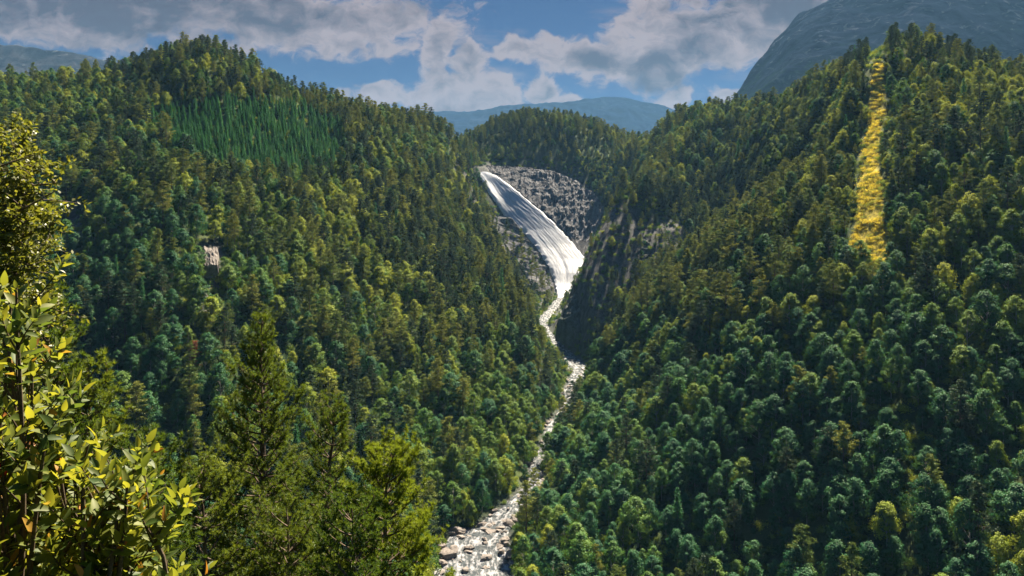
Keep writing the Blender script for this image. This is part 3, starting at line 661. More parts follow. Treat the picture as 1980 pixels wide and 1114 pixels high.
# outer steps of the view: trees hidden for good behind the crests are not planted
tx, ty, tz, u, v, rd = [q[keep] for q in (tx, ty, tz, u, v, rd)]
visb = vis_ray(tx, ty, tz + 13.0, 2.0)
side = np.zeros(len(tx), bool)
for sx in (-60, 60):
    t = np.linspace(.12, .985, 60)[:, None]; side |= np.all(ground(sx + (tx - sx)[None] * t, ty[None] * t) < (tz + 13)[None] * t + .3, axis=0)
keep = visb | side; tx, ty, tz, u, v, rd, visb = [q[keep] for q in (tx, ty, tz, u, v, rd, visb)]
n = len(tx)
plant = planted(tx, ty)
f1 = fbm(tx / 60, ty / 60, o=3, seed=50); f2 = fbm(tx / 18, ty / 18, o=2, seed=51); r1 = rng.uniform(0, 1, n)
def bump_(cu, cv, ru, rv): return np.exp(-(((u - cu) / ru) ** 2 + ((v - cv) / rv) ** 2))
# share of pines, and of birch with sun or shade painted into the leaves
ppine = .30 + .35 * f1 + .2 * f2
ppine += .75 * bump_(1010, 560, 70, 110) + .6 * bump_(900, 480, 110, 130) + .6 * bump_(1060, 260, 160, 50) + .6 * bump_(350, 90, 230, 55) + .5 * bump_(680, 220, 260, 60)
ppine += .7 * bump_(1280, 540, 150, 110) + .5 * bump_(1450, 420, 200, 80) + .55 * bump_(1720, 110, 220, 45) - .45 * bump_(1600, 950, 500, 260) - .3 * bump_(250, 650, 220, 230) + .25 * bump_(520, 400, 200, 90)
psunlit = .20 + .3 * f2 + .55 * bump_(900, 400, 110, 90) + .45 * bump_(700, 500, 260, 170) + .45 * bump_(1210, 360, 70, 90) + .5 * bump_(1830, 230, 240, 130) + .25 * bump_(330, 200, 160, 100) - .4 * bump_(1500, 900, 500, 220) - .5 * bump_(200, 620, 200, 220)
pshaded = .30 + .3 * f1 + .8 * bump_(1650, 950, 520, 300) + .6 * bump_(230, 640, 230, 260) - .3 * bump_(700, 500, 250, 150)
kind = np.where(plant, 2, np.where(r1 < np.clip(ppine, .04, .93), 1, 0))
kind = np.where((kind == 1) & (rng.uniform(0, 1, n) < .03), 2, kind)
r2 = rng.uniform(0, 1, n); r3 = rng.integers(0, 1000, n)
pid = np.zeros(n, int)
for i in range(n):
    if kind[i] == 2: key = 'spruce'
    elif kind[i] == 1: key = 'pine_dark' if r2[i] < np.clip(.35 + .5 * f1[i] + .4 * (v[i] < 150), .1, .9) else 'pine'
    else: key = 'birch_gold' if r2[i] < psunlit[i] else ('birch_dark' if r2[i] > 1 - pshaded[i] else 'birch_green')
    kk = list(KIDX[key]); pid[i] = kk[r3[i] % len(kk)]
scl = 1.36 * rng.uniform(.62, 1.12, n) * np.where(kind == 0, rng.choice([1, 1, .8, .65], n), 1.0); scl = np.where(plant, rng.uniform(.62, 1.05, n) * .92, scl)
scl = np.where((v < 210) & ~plant, scl * .84, scl); scl = np.where((ty > 900) & (ty < 990) & (u > 920) & (u < 1190), scl * .65, scl); scl = np.where(bare(tx, ty, tz, ['gorge']), scl * .6, scl); scl = np.where((ty > 480) & (rd < 30) & (ty < 720), scl * .62, scl); scl = np.where(rd < 14, scl * np.where(ty < 500, .85, .72), scl); scl = np.where(clearing(tx, ty, tz, 22), scl * .6, scl)
wid = rng.uniform(.88, 1.18, n) * np.where(plant, 1.3, 1); rot = rng.uniform(0, 6.28, n); tz = ground(tx, ty) - .3
hgt = PH[pid] * scl
tu, tv = uv_of(tx, ty, tz + hgt)
# the ones that show largest stand as things of their own
RED = [int(np.argmin(np.hypot(tu - a, tv - b))) for a, b in ((1497, 178), (378, 650))]
for i in RED: kind[i] = 1; pid[i] = 20; scl[i] = 1.1; hgt[i] = PH[20] * 1.1
visc = vis_ray(tx, ty, tz + hgt * .85, 3.5) & (tu > 4) & (tu < 1976) & (tv < 1090) & (tv > 0)
fg = in_poly(tu, tv, [(0, 200), (130, 230), (160, 600), (340, 900), (400, 780), (480, 620), (520, 600), (590, 740), (850, 880), (860, 1114), (0, 1114)])
score = hgt / ty * np.where(visc & ~fg, 1, 0)
single = np.zeros(n, bool)
QUOTA = {0: 270, 1: 270, 2: 250}
for kd, q in QUOTA.items():
    idx = np.where((kind == kd) & (score > 0))[0]; idx = idx[np.argsort(-score[idx])][:q]; single[idx] = True
single[RED] = True
print('trees', n, [int((kind == k).sum()) for k in range(3)], 'singles', int(single.sum()))

def forest(name, idx, protos, label, cat, group=None):
    me = bpy.data.meshes.new(name); me.vertices.add(len(idx)); me.vertices.foreach_set('co', np.stack([tx[idx], ty[idx], tz[idx]], -1).astype(np.float32).ravel())
    me.attributes.new('pid', 'INT', 'POINT').data.foreach_set('value', pid[idx].astype(np.int32))
    me.attributes.new('rot', 'FLOAT_VECTOR', 'POINT').data.foreach_set('vector', np.stack([0 * rot[idx], 0 * rot[idx], rot[idx]], -1).astype(np.float32).ravel())
    me.attributes.new('size', 'FLOAT_VECTOR', 'POINT').data.foreach_set('vector', np.stack([scl[idx] * wid[idx], scl[idx] * wid[idx], scl[idx]], -1).astype(np.float32).ravel())
    o = link(name, me); tag(o, label, cat, group, 'stuff'); scatter(o, protos); return o
def scatter(o, protos):
    ng = bpy.data.node_groups.new(o.name + '_scatter', 'GeometryNodeTree')
    ng.interface.new_socket('Geometry', in_out='INPUT', socket_type='NodeSocketGeometry'); ng.interface.new_socket('Geometry', in_out='OUTPUT', socket_type='NodeSocketGeometry')
    gi = ng.nodes.new('NodeGroupInput'); go = ng.nodes.new('NodeGroupOutput'); jn = ng.nodes.new('GeometryNodeJoinGeometry')
    def attr(nm, ty_):
        a = ng.nodes.new('GeometryNodeInputNamedAttribute'); a.data_type = ty_; a.inputs[0].default_value = nm; return a.outputs[0]
    pa_, ra, sa = attr('pid', 'INT'), attr('rot', 'FLOAT_VECTOR'), attr('size', 'FLOAT_VECTOR')
    for p, ob in protos.items():
        cm = ng.nodes.new('FunctionNodeCompare'); cm.data_type = 'INT'; cm.operation = 'EQUAL'; ng.links.new(pa_, cm.inputs[2]); cm.inputs[3].default_value = p
        oi = ng.nodes.new('GeometryNodeObjectInfo'); oi.inputs['Object'].default_value = ob; oi.inputs['As Instance'].default_value = True
        ip = ng.nodes.new('GeometryNodeInstanceOnPoints'); ng.links.new(gi.outputs[0], ip.inputs['Points']); ng.links.new(cm.outputs[0], ip.inputs['Selection'])
        ng.links.new(oi.outputs['Geometry'], ip.inputs['Instance']); ng.links.new(ra, ip.inputs['Rotation']); ng.links.new(sa, ip.inputs['Scale']); ng.links.new(ip.outputs[0], jn.inputs[0])
    ng.links.new(jn.outputs[0], go.inputs[0]); md = o.modifiers.new('scatter', 'NODES'); md.node_group = ng
def joined(p):
    """crown and trunk in one mesh, the pattern for the mass of the wood"""
    kd, cr, tr, lk = p; a = Acc()
    for mi, m in ((0, cr), (1, tr)):
        V = np.empty(len(m.vertices) * 3, np.float32); m.vertices.foreach_get('co', V); L = np.empty(len(m.loops), np.int32); m.loops.foreach_get('vertex_index', L)
        tn = np.empty(len(m.vertices), np.float32); m.attributes['tint'].data.foreach_get('value', tn)
        a.add(V.reshape(-1, 3), L.reshape(-1, 4), mi, tn)
    return bpy.data.objects.new('tree_pattern', a.mesh('tree_pattern', [cr.materials[0], tr.materials[0]]))
PAT = {i: joined(p) for i, p in enumerate(PROTO)}
for kd, nm, lb in ((0, 'birch', 'dense birch wood covering both sides of the river valley'), (1, 'pine', 'scattered pine wood mixed among birches on the valley slopes'), (2, 'spruce', 'spruce plantation and spruces mixed among the other trees')):
    idx = np.where((kind == kd) & ~single)[0]
    forest(nm + '_wood', idx, {i: PAT[i] for i in set(pid[idx])}, lb, 'wood')

# undergrowth between the trunks, on the banks, the slabs and the open strip
def scatter_bushes(name, x, y, protos, lab, cat, smin, smax):
    z = ground(x, y) - .1; m = len(x); me = bpy.data.meshes.new(name); me.vertices.add(m); me.vertices.foreach_set('co', np.stack([x, y, z], -1).astype(np.float32).ravel())
    me.attributes.new('pid', 'INT', 'POINT').data.foreach_set('value', rng.integers(0, len(protos), m).astype(np.int32))
    r_ = rng.uniform(0, 6.28, m); s_ = rng.uniform(smin, smax, m)
    me.attributes.new('rot', 'FLOAT_VECTOR', 'POINT').data.foreach_set('vector', np.stack([0 * r_, 0 * r_, r_], -1).astype(np.float32).ravel())
    me.attributes.new('size', 'FLOAT_VECTOR', 'POINT').data.foreach_set('vector', np.stack([s_, s_, s_], -1).astype(np.float32).ravel())
    o = link(name, me); tag(o, lab, cat, None, 'stuff'); scatter(o, protos)
bx, by = jitter_grid(-700, 700, 120, 960, 4.4); bz = ground(bx, by)
rd2, _, rw2 = river_dist(bx, by); bb_ = bare(bx, by, bz); cl = clearing(bx, by, bz)
kb = (np.abs(bx / (by + 10)) < .8) & (rd2 > rw2 + .8) & ~bare(bx, by, bz, ['fall', 'outcrop']) & (~bb_ | (rng.uniform(0, 1, len(bx)) < .45)) & vis_ray(bx, by, bz + 3, 0.0) & ~cl
BP = {i: bpy.data.objects.new('bush_pattern', bush(400 + i, ['birch', 'birch_dark', 'birch_gold', 'birch'][i])) for i in range(4)}
scatter_bushes('undergrowth', bx[kb], by[kb], BP, 'low green undergrowth between the trees and along the banks', 'undergrowth', .7, 1.7)
M['dry'] = leaf_mat('strip_grass', (.30, .26, .03), (.55, .43, .045), (.42, .36, .04), (.70, .54, .05), .5)
M['dry_green'] = leaf_mat('strip_scrub', (.10, .13, .025), (.24, .22, .035), (.16, .20, .03), (.36, .34, .04), .4)
def tuft(seed):
    r = np.random.default_rng(seed); a = Acc(); per = 170; p = r.normal(size=(per, 3)) * [.7, .7, .28] + [0, 0, .45]
    cards(a, p, unit(rdir(r, per) + [0, 0, .2]), unit(rdir(r, per) * .6 + [0, 0, 1]), r.uniform(.4, .9, per), r.uniform(.08, .22, per), 0, r.uniform(0, 1, per)); return a.mesh('foliage', [M['dry' if seed != 431 else 'dry_green']])
cx, cy_ = jitter_grid(100, 330, 300, 520, 1.5); cz = ground(cx, cy_); kc = clearing(cx, cy_, cz) & (fbm(cx / 6, cy_ / 6, o=3, seed=77) + rng.uniform(-.5, .5, len(cx)) > -.25)
scatter_bushes('strip_grass', cx[kc], cy_[kc], {i: bpy.data.objects.new('tuft_pattern', tuft(430 + i)) for i in range(3)}, 'bright yellow grass and scrub on the cleared strip up the right hill', 'grass', .5, 1.5)

# single trees, each of them crown and trunk
PARTS = {}
def make_tree(i):
    kd, cr, tr, lk = PROTO[i]; e = empty(kd); c = link('crown', cr, e); t = link('trunk', tr, e); return e, [c, t]
SINGLE = []
for i in np.where(single)[0]:
    p = int(pid[i])
    if p not in PARTS: PARTS[p] = make_tree(p); e = PARTS[p][0]
    else:
        e0, ch = PARTS[p]; e = e0.copy(); COL.objects.link(e)
        for c0 in ch: c1 = c0.copy(); COL.objects.link(c1); c1.parent = e
    e.location = (tx[i], ty[i], tz[i]); e.rotation_euler = (0, 0, rot[i]); e.scale = (scl[i] * wid[i], scl[i] * wid[i], scl[i])
    SINGLE.append((e, i))

# ------------------------------------------------------------------ near trees and the shrub at the viewpoint
M['near_needle'] = leaf_mat('near_needle', (.026, .072, .014), (.095, .145, .022), (.07, .14, .01), (.24, .28, .02), .35, .02, .5)
M['bright_needle'] = leaf_mat('bright_needle', (.09, .15, .012), (.19, .23, .018), (.14, .23, .015), (.32, .36, .02), .38, .02, .5)
def willow_leaf_mat(name, a0, a1, t0, t1):
    m, N = new_mat(name); at_ = N.node('ShaderNodeAttribute', attribute_name='tint'); g = N.node('ShaderNodeNewGeometry')
    sp = N.smooth(N.noise(g.outputs['Position'], 60, 4, .7), .62, .72)
    c = N.mix(at_.outputs['Fac'], a0, a1); c = N.mix(N.math('MULTIPLY', sp, .5), c, (.25, .12, .03)); t = N.mix(at_.outputs['Fac'], t0, t1)
    b = N.node('ShaderNodeBsdfPrincipled'); N.put(b.inputs['Base Color'], c); b.inputs['Roughness'].default_value = .55; b.inputs['Specular IOR Level'].default_value = .3
    tr = N.node('ShaderNodeBsdfTranslucent'); N.put(tr.inputs[0], t); mx = N.node('ShaderNodeMixShader'); mx.inputs[0].default_value = .38
    N.l.new(b.outputs[0], mx.inputs[1]); N.l.new(tr.outputs[0], mx.inputs[2]); o = N.node('ShaderNodeOutputMaterial'); N.l.new(mx.outputs[0], o.inputs[0]); return m
M['willow'] = willow_leaf_mat('willow_leaf', (.032, .066, .012), (.130, .148, .022), (.10, .16, .02), (.44, .42, .03))
M['willow_old'] = willow_leaf_mat('willow_leaf_turning', (.28, .20, .03), (.34, .12, .02), (.5, .36, .04), (.5, .20, .02))
M['stem'] = rough_mat('stem', [(.07, .05, .03), (.04, .028, .02), (.11, .08, .05)], 30, bdist=.002)
M['small_leaf'] = leaf_mat('small_leaf', (.045, .075, .014), (.14, .135, .022), (.10, .15, .015), (.38, .34, .03), .4, .03, .45)

def near_pine(seed, H, Rb, nw, mat, name='pine', lean=0.0, curve=.9, fork=None, bare=.12, dens=1.0, needle=.10):
    r = np.random.default_rng(seed); ta = Acc(); a = Acc(); n = 16; t = np.linspace(0, 1, n)
    off = np.cumsum(r.normal(0, .012 * H / n * 4, (n, 2)), axis=0) * t[:, None] + np.outer(t * t * lean, [1, 0]); TP = np.stack([off[:, 0], off[:, 1], t * H], 1)
    tube(ta, TP, .155 * (H / 11) * (1 - t) ** .8 + .012, 10)
    T = []; D = []                                   # tufts: place and direction
    def branch(p0, d0, L, rad, droop, lvl):
        k_ = 7; s = np.linspace(0, 1, k_)[:, None]; side = unit(np.cross(d0, [0, 0, 1.0])); b = r.normal(0, .10)
        P = p0 + d0 * s * L + np.array([0, 0, 1.0]) * (-droop * s * L * .5 + (.55 + .2 * r.random()) * s ** 2.4 * L * .55) + side * b * s ** 2 * L
        tube(ta, P, rad * (1 - s[:, 0] * .85) + .003, 5 if lvl == 0 else 3)
        if lvl < 1:
            m = max(4, int(L * 9.0 * dens))
            for q in range(m):
                f = r.uniform(.22, 1.0) ** .75; i = min(int(f * (k_ - 1)), k_ - 2); g_ = f * (k_ - 1) - i; p = P[i] * (1 - g_) + P[i + 1] * g_
                tg = unit(P[i + 1] - P[i]); sg = 1 if q % 2 else -1; d = unit(tg * r.uniform(.5, .9) + side * sg * r.uniform(.4, .9) + np.array([0, 0, r.uniform(0, .5)]))
                branch(p, d, max(.18, L * .34 * (1.15 - f * .6) * r.uniform(.6, 1.2)), rad * .35, 0, 1)
        m = max(3, int(L * (14.0 if lvl else 6.0) * dens) + 2)
        for q in range(m):
            f = 1 - .75 * (q / m) ** 1.1; i = min(int(f * (k_ - 1)), k_ - 2); g_ = f * (k_ - 1) - i; p = P[i] * (1 - g_) + P[i + 1] * g_
            T.append(p + r.normal(0, .035, 3)); D.append(unit(unit(P[i + 1] - P[i]) + r.normal(0, .45, 3) + [0, 0, .35]))
    for w in range(nw):
        f = bare + (1 - bare) * (w + r.uniform(0, .5)) / nw; z = f * H; j = f * (n - 1); i = min(int(j), n - 2); p0 = TP[i] + (TP[i + 1] - TP[i]) * (j - i)
        L0 = Rb * (1 - f) ** curve * (.75 + .35 * r.random()) + .12; nb_ = r.integers(4, 7) if f < .93 else 3; ph = r.uniform(0, 6.28)
        for b in range(nb_):
            th = ph + 2 * np.pi * b / nb_ + r.normal(0, .25); up_ = .05 + .75 * f ** 2 + r.normal(0, .1); branch(p0, unit(np.array([np.cos(th), np.sin(th), up_])), L0 * r.uniform(.55, 1.15), .014 + .012 * L0, .35 * (1 - f), 0)
    T.append(TP[-1]); D.append(np.array([0, 0, 1.0])); T = np.array(T); D = np.array(D); per = 20
    m = len(T); base = np.repeat(T, per, 0); d = unit(np.repeat(D, per, 0) * .8 + rdir(r, m * per) * .75)
    L = needle * r.uniform(.7, 1.3, m * per); c = base + d * (L * .5)[:, None] - np.repeat(D, per, 0) * (r.uniform(0, .08, m * per))[:, None]
    nr = rdir(r, m * per); s = unit(np.cross(d, nr)) * .0075; v = np.stack([base + s, base - s, base + d * L[:, None]], 1)
    a.add(v.reshape(-1, 3), np.arange(m * per * 3).reshape(-1, 3), 0, np.repeat(np.clip(np.repeat(r.uniform(0, 1, m), per) * .8 + r.uniform(0, .2, m * per), 0, 1), 3))
    e = empty(name); link('crown', a.mesh('crown', [M[mat]]), e); link('trunk', ta.mesh('trunk', [M['bark']], True), e); print(name, seed, 'tufts', m)
    return e
def stand(e, u, v_top, d, H):
    p = at(u, v_top, d); e.location = (p[0], p[1], p[2] - H); return e
NEAR = []
def near(seed, u, vt, d, H, Rb, nw, mat, label, **kw):
    e = near_pine(seed, H, Rb, nw, mat, **kw); stand(e, u, vt, d, H); tag(e, label, 'pine', 'pines close to the viewpoint'); NEAR.append(e); return e
near(1, 508, 612, 24.0, 11.8, 2.9, 30, 'near_needle', 'tallest of the near pines, dark green with a pointed tip and straight dark trunk', curve=.72, bare=.2)
near(2, 612, 775, 23.0, 9.2, 2.3, 22, 'near_needle', 'shorter dull green pine just right of the tallest near pine', curve=.6, lean=.5)
near(3, 745, 862, 19.0, 7.2, 2.15, 20, 'bright_needle', 'bright yellow-green bushy young pine beside the rocky pool of the river', curve=.5, bare=.1, dens=1.25)
near(4, 180, 712, 14.0, 6.2, 1.55, 18, 'near_needle', 'dark green young pine behind the broad-leaved shrub at lower left', curve=.55)
near(5, 104, 575, 13.0, 7.4, 1.25, 22, 'near_needle', 'slim pine with thin straight trunk between leafy tree at the left edge and the valley', curve=.5, dens=.7)
near(6, 292, 852, 16.0, 5.2, 1.35, 14, 'near_needle', 'small dark pine between the broad-leaved shrub and the tallest near pine', curve=.5)
near(7, 400, 905, 21.0, 5.6, 2.2, 15, 'near_needle', 'low spreading pine at the left foot of the tallest near pine', curve=.4, bare=.05)
near(8, 690, 985, 17.0, 4.2, 1.7, 12, 'near_needle', 'low dark pine in front of the bright yellow-green young pine', curve=.4, bare=.05)
near(9, 560, 1000, 20.0, 4.4, 2.0, 12, 'near_needle', 'low bushy pine in front of the trunk of the tallest near pine', curve=.4, bare=.05)

def leaf_tpl(nseg=7, w=.46):
    """one broad leaf, folded along its midrib and curling at the tip; length 1 along x"""
    t = np.linspace(0, 1, nseg); hw = w * .5 * np.sin(np.pi * t ** .72) ** .8; hw[0] = .02; hw[-1] = 0.01
    bend = -.16 * t ** 2; V = []
    for i in range(nseg): V += [(t[i], -hw[i], bend[i] + hw[i] * .32), (t[i], 0, bend[i]), (t[i], hw[i], bend[i] + hw[i] * .32)]
    Fc = []
    for i in range(nseg - 1):
        b = i * 3; Fc += [(b, b + 1, b + 4, b + 3), (b + 1, b + 2, b + 5, b + 4)]
    return np.array(V), np.array(Fc)
LV, LF = leaf_tpl()
def add_leaf_set(acc, pos, d, nrm, size, mat, tint):
    n = len(pos); d = unit(d); nrm = unit(nrm - (nrm * d).sum(-1, keepdims=True) * d); s = np.cross(nrm, d)
    V = pos[:, None] + size[:, None, None] * (LV[None, :, 0, None] * d[:, None] + LV[None, :, 1, None] * s[:, None] + LV[None, :, 2, None] * nrm[:, None])
    Fc = (LF[None] + (np.arange(n) * len(LV))[:, None, None]).reshape(-1, 4); acc.add(V.reshape(-1, 3), Fc, mat, np.repeat(tint, len(LV)))
def shrub(name, seed, stems, size, label, cat, density=1.0, fill=None):
    """stems: list of tip points reached from a root; whorled leaves up each twig"""
    r = np.random.default_rng(seed); sa = Acc(); la = Acc(); P_, D_, N_, S_, T_ = [], [], [], [], []
    def twig(p0, p1, rad, L_):
        k_ = 8; s = np.linspace(0, 1, k_)[:, None]; mid = r.normal(0, .04, 3) * np.linalg.norm(p1 - p0); C = p0 + (p1 - p0) * s + mid * np.sin(np.pi * s); tube(sa, C, rad * (1 - .7 * s[:, 0]), 5)
        ax = unit(C[-1] - C[-3]); m = int(L_ * density)
        for q in range(m):
            f = 1 - .62 * q / m; i = min(int(f * (k_ - 1)), k_ - 2); g_ = f * (k_ - 1) - i; p = C[i] * (1 - g_) + C[i + 1] * g_
            th = q * 2.4 + r.normal(0, .3); a_ = unit(np.cross(ax, [0.3, .2, 1.0])); b_ = np.cross(ax, a_); out = a_ * np.cos(th) + b_ * np.sin(th); op = .25 + .9 * (q / m) ** .6
            d = unit(ax * (1 - op * .55) + out * op + [0, 0, .12]); P_.append(p); D_.append(d); N_.append(unit(ax * .9 + r.normal(0, .28, 3) - out * .2)); S_.append(size * r.uniform(.6, 1.15) * (.75 if q < 2 else 1)); T_.append(r.random())
    for root, tip, nt in stems:
        root, tip = np.array(root, float), np.array(tip, float); k_ = 9; s = np.linspace(0, 1, k_)[:, None]; C = root + (tip - root) * s + r.normal(0, .05, 3) * np.sin(np.pi * s); tube(sa, C, .011 * (1 - .65 * s[:, 0]), 6)
        L0 = np.linalg.norm(tip - root); twig(C[-3], tip, .004, 13)
        for q in range(nt):
            f = r.uniform(.25, .95); i = min(int(f * (k_ - 1)), k_ - 2); p = C[i] + (C[i + 1] - C[i]) * (f * (k_ - 1) - i); th = r.uniform(0, 6.28); d = unit(unit(tip - root) * .8 + np.array([np.cos(th), np.sin(th), .3]) * .8)
            twig(p, p + d * r.uniform(.09, .24), .0035, 11)
    P_, D_, N_, S_, T_ = map(np.array, (P_, D_, N_, S_, T_)); old = r.random(len(P_)) < .045
    add_leaf_set(la, P_[~old], D_[~old], N_[~old], S_[~old], 0, T_[~old]); add_leaf_set(la, P_[old], D_[old], N_[old], S_[old], 1, T_[old])
    e = empty(name, stems[0][0]); o = link('foliage', la.mesh('foliage', [M['willow'], M['willow_old']], True), e); o.location = -e.location; o2 = link('stem', sa.mesh('stem', [M['stem']], True), e); o2.location = -e.location
    tag(e, label, cat); print(name, 'leaves', len(P_)); return e
r = np.random.default_rng(77)
# the big-leaved shrub climbs the left edge and spreads over the lower left corner
env = [(0, 520), (40, 525), (70, 560), (60, 640), (50, 700), (100, 800), (150, 820), (215, 850), (270, 930), (330, 940), (318, 1010), (325, 1080), (300, 1114)]
eu = np.array([p[0] for p in env]); 
def top_v(u): return float(np.interp(u, [-60, 0, 60, 75, 110, 150, 215, 270, 330, 345], [500, 512, 545, 700, 800, 815, 850, 920, 950, 1010]))
stems = []
root = at(60, 1400, 2.6)
for q in range(165):
    u_ = r.uniform(-90, 310); d_ = r.uniform(2.1, 3.3); tv_ = top_v(u_) + (r.uniform(0, 1) ** 1.1) * (1150 - top_v(u_)) + 22; ub = u_ * .55 + 30 + r.uniform(-60, 60)
    b_ = at(ub, 1330 + r.uniform(0, 120), d_ * r.uniform(.9, 1.1)); stems.append((b_, at(u_, tv_, d_), int(9 * np.clip((1250 - tv_) / 500, .35, 1.3))))
shrub('willow_shrub', 5, stems, .057, 'big-leaved yellow-green shrub filling the lower left corner, some leaves turning orange', 'shrub', 1.0)
# red hips at the left edge
ha = Acc(); 
for (u_, v_) in ((-2, 903), (6, 912), (-6, 920)):
    v = IV * np.array([.011, .011, .013]) * (1 + .04 * fbm(IV[:, 0] * 3, IV[:, 1] * 3, o=2, seed=5))[:, None] + at(u_, v_, 2.2); ha.add(v, IF, 0)
    c_ = at(u_, v_, 2.2); tube(ha, [c_ + [0, 0, .012], c_ + [-.01, 0, .05], c_ + [-.05, .02, .09]], [.002, .0015, .0015], 4, 1)
hm_, N = new_mat('red_hip'); b = N.node('ShaderNodeBsdfPrincipled'); b.inputs['Base Color'].default_value = (.6, .02, .012, 1); b.inputs['Roughness'].default_value = .3; o = N.node('ShaderNodeOutputMaterial'); N.l.new(b.outputs[0], o.inputs[0])
tag(link('rose_hips', ha.mesh('rose_hips', [hm_, M['stem']], True)), 'small cluster of bright red hips at the left edge among big leaves', 'berries')

def near_leafy(name, seed, branches, leaf, nleaf, label, cat, spread=.35, mat='small_leaf'):
    r = np.random.default_rng(seed); sa = Acc(); la = Acc(); C = []
    for p0, p1 in branches:
        p0, p1 = np.array(p0), np.array(p1); s = np.linspace(0, 1, 8)[:, None]; L = np.linalg.norm(p1 - p0); P = p0 + (p1 - p0) * s + r.normal(0, .06, 3) * L * np.sin(np.pi * s); tube(sa, P, .03 * (1 - .9 * s[:, 0]) + .003, 5)
        for q in range(int(9 + 5 * L)):
            f = r.uniform(.3, 1.0); i = min(int(f * 7), 6); p = P[i] + (P[i + 1] - P[i]) * (f * 7 - i); d = unit(unit(p1 - p0) * .6 + r.normal(0, .7, 3) + [0, 0, .15]); l = r.uniform(.25, .7) * spread * 2
            e = p + d * l; tube(sa, [p, (p + e) / 2 + r.normal(0, .02, 3), e], [.006, .004, .002], 3)
            for g_ in r.uniform(.15, 1.08, int(nleaf / len(branches) / (9 + 5 * L))): C.append((*(p + d * l * g_), *d))
    C = np.array(C); n = len(C); pos = C[:, :3] + r.normal(0, .03, (n, 3)); d = unit(C[:, 3:] * .5 + rdir(r, n) * .8 + [0, 0, -.15])
    nrm = unit(rdir(r, n) * .8 + [0, 0, .7]); cards(la, pos, nrm, d, leaf * r.uniform(.7, 1.25, n), leaf * .62 * r.uniform(.8, 1.1, n), 0, np.clip(r.uniform(0, 1, n), 0, 1), .12)
    e = empty(name, branches[0][0]); o1 = link('foliage', la.mesh('foliage', [M[mat]]), e); o2 = link('branches', sa.mesh('branches', [M['bark']], True), e); o1.location = o2.location = -e.location; tag(e, label, cat); return e
r = np.random.default_rng(90); br = []
trunk_ = [at(-120, 1250, 8.5), at(-90, 700, 8.5), at(-60, 420, 8.5)]
br.append((trunk_[0], trunk_[1])); br.append((trunk_[1], trunk_[2]))
for q in range(30):
    v_ = r.uniform(250, 690); uend = np.interp(v_, [235, 300, 360, 430, 470, 520, 600, 640, 700], [40, 95, 118, 118, 70, 95, 130, 120, 40]) * r.uniform(.35, 1.0); br.append((at(-90, v_ + 90, 8.5), at(uend, v_, 8.5 + r.uniform(-.9, .9))))
near_leafy('leafy_tree', 6, br, .062, 15000, 'small-leaved yellow-green tree reaching in from the left edge, above the broad-leaved shrub', 'tree', .30)

# ------------------------------------------------------------------ labels
LMK = [('the rock outcrop', 405, 495), ('the left summit', 370, 75), ('the spruce plantation', 480, 270), ('the head of the waterfall', 925, 320), ('the foot of the waterfall', 1100, 550),
       ('the dark gorge cliff', 1180, 520), ('the river bend', 1105, 705), ('the narrow rapids', 1050, 860), ('the rocky pool', 920, 1060), ('the top of the yellow strip', 1690, 130), ('the middle of the yellow strip', 1685, 300), ('the foot of the yellow strip', 1680, 490),
       ('the wooded knoll', 1070, 225), ('the sunlit pine ridge', 1300, 530), ('the tallest near pine', 508, 612), ('the blue mountain notch', 895, 265), ('the yellow-green near pine', 745, 870),
       ('the right edge', 1975, 600), ('the bottom right corner', 1960, 1090), ('the middle of the right hillside', 1500, 700), ('the foot of the right hillside', 1400, 1020), ('the middle of the left hillside', 650, 480), ('the foot of the left hillside', 800, 800), ('the left cliff', 140, 440), ('the dark lower left hillside', 280, 650), ('the right skyline', 1850, 90)]
def where(u, v):
    d = [math.hypot(u - a, (v - b) * 1.1) for _, a, b in LMK]; i = int(np.argmin(d)); nm, a, b = LMK[i]; dd = d[i]
    ang = math.degrees(math.atan2(b - v, u - a)) % 360; side_ = ['right of', 'above and right of', 'above', 'above and left of', 'left of', 'below and left of', 'below', 'below and right of'][int((ang + 22.5) // 45) % 8]
    return ('close ' if dd < 55 else '' if dd < 130 else 'well ') + side_ + ' ' + nm
HILLS = {'l': 'on the left hill', 'r': 'on the right hill', 'c': 'on the knoll by the waterfall'}
used = {}
rows = []
for e, i in SINGLE:
    kd, _, _, lk = PROTO[pid[i]]; U_, V_ = float(tu[i]), float(tv[i]); s_ = hgt[i] / {'birch': 11.5, 'pine': 15, 'spruce': 14}[kd]; sz = 'small' if s_ < .85 else 'tall' if s_ > 1.15 else 'medium'
    rows.append([e, kd, f'{sz} {lk} {kd} {where(U_, V_ + 12)}', U_, V_])
from collections import defaultdict
byl = defaultdict(list)
for rw_ in rows: byl[rw_[2]].append(rw_)
ORD2 = [['left one', 'right one'], ['leftmost', 'middle one', 'rightmost'], ['leftmost', 'second', 'third', 'rightmost']]
for lb, rs in byl.items():
    rs.sort(key=lambda q: q[3]); n_ = len(rs)
    for j, rw_ in enumerate(rs):
        e, kd = rw_[0], rw_[1]; l = lb if n_ == 1 or n_ > 4 else f'{lb}, {ORD2[n_ - 2][j]}'
        if len(l.split()) > 16: l = l.replace('and right ', 'right ').replace('and left ', 'left ')
        if len(l.split()) > 16: l = l.replace('close ', '').replace('well ', '').replace(' on the left hill', '')
        g = f'{kd} trees on the valley slopes'
        l = ' '.join(l.split()[:99]); tag(e, l, kd, g)
        if len(l.split()) > 16: print('LONG', l)
lab = set()
sb = sorted(boulders, key=lambda o: (o.location.y, o.location.x))
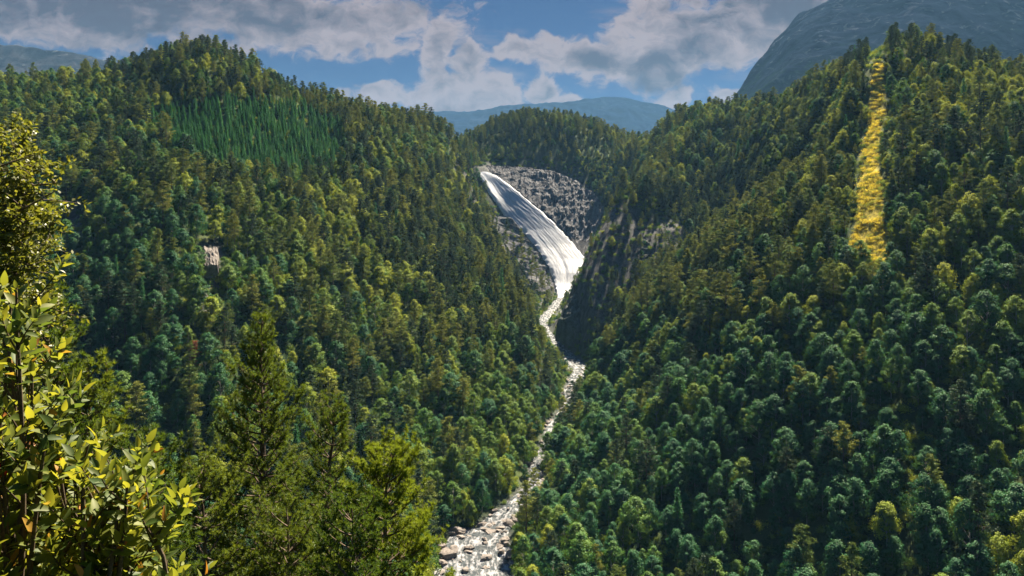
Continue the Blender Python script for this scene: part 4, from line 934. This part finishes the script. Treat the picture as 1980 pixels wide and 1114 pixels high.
def bl(o):
    U_, V_ = uv_of(o.location.x, o.location.y, o.location.z); s = o.scale[0]; sz = 'small' if s < 1.0 else 'big' if s > 2.0 else 'medium'
    d_, z_, w_ = river_dist(np.array([o.location.x]), np.array([o.location.y])); 
    if U_ < 600: pl_ = 'in the scree under the rock outcrop'
    else:
        j = int(np.argmin(np.hypot(RD[:, 0] - o.location.x, RD[:, 1] - o.location.y))); sgn = (o.location.x - RD[j, 0])
        pl_ = ('in the water' if d_[0] < w_[0] * .85 else 'on the right bank' if sgn > 0 else 'on the left bank') + ' ' + ('of the rocky pool at the bottom' if V_ > 1030 else 'just above the rocky pool' if V_ > 960 else 'of the narrow rapids in mid valley' if V_ > 790 else 'of the river bend' if V_ > 670 else 'below the foot of the waterfall')
    return f'{sz} grey-brown boulder {pl_}'
bd = defaultdict(list)
for o in sb: bd[bl(o)].append(o)
for lb, os_ in bd.items():
    os_.sort(key=lambda o: uv_of(o.location.x, o.location.y, o.location.z)[0])
    for j, o in enumerate(os_): tag(o, lb if len(os_) == 1 or len(os_) > 4 else f'{lb}, {ORD2[len(os_) - 2][j]}', 'boulder', 'boulders along the river' if 'scree' not in lb else 'scree boulders')

# ------------------------------------------------------------------ air
hx = np.array([(x, y, z) for x in (-4600, 4600) for y in (-60, 7400) for z in (-230, 1000)], float)
a = Acc(); a.add(hx, np.array([[0, 1, 3, 2], [4, 6, 7, 5], [0, 4, 5, 1], [2, 3, 7, 6], [0, 2, 6, 4], [1, 5, 7, 3]]))
hm, N = new_mat('haze'); pv = N.node('ShaderNodeVolumePrincipled'); pv.inputs['Color'].default_value = (.26, .56, 1.0, 1); pv.inputs['Density'].default_value = HAZE
pv.inputs['Anisotropy'].default_value = 0.15
o = N.node('ShaderNodeOutputMaterial'); N.l.new(pv.outputs[0], o.inputs[1])
tag(link('haze', a.mesh('haze', [hm])), kind='stuff')
mm_, N = new_mat('mist'); pv = N.node('ShaderNodeVolumePrincipled'); pv.inputs['Color'].default_value = (.93, .92, .95, 1); pv.inputs['Density'].default_value = .003
o = N.node('ShaderNodeOutputMaterial'); N.l.new(pv.outputs[0], o.inputs[1])
c_ = at(1116, 520, 815); a = Acc(); a.add(IV * np.array([30, 26, 34]) * (1 + .25 * fbm(IV[:, 0] * 1.5, IV[:, 1] * 1.5, IV[:, 2] * 1.5, 3, 8))[:, None] + c_, IF)
tag(link('mist', a.mesh('mist', [mm_])), 'pale spray drifting beside the foot of the waterfall', 'mist', None, 'stuff')
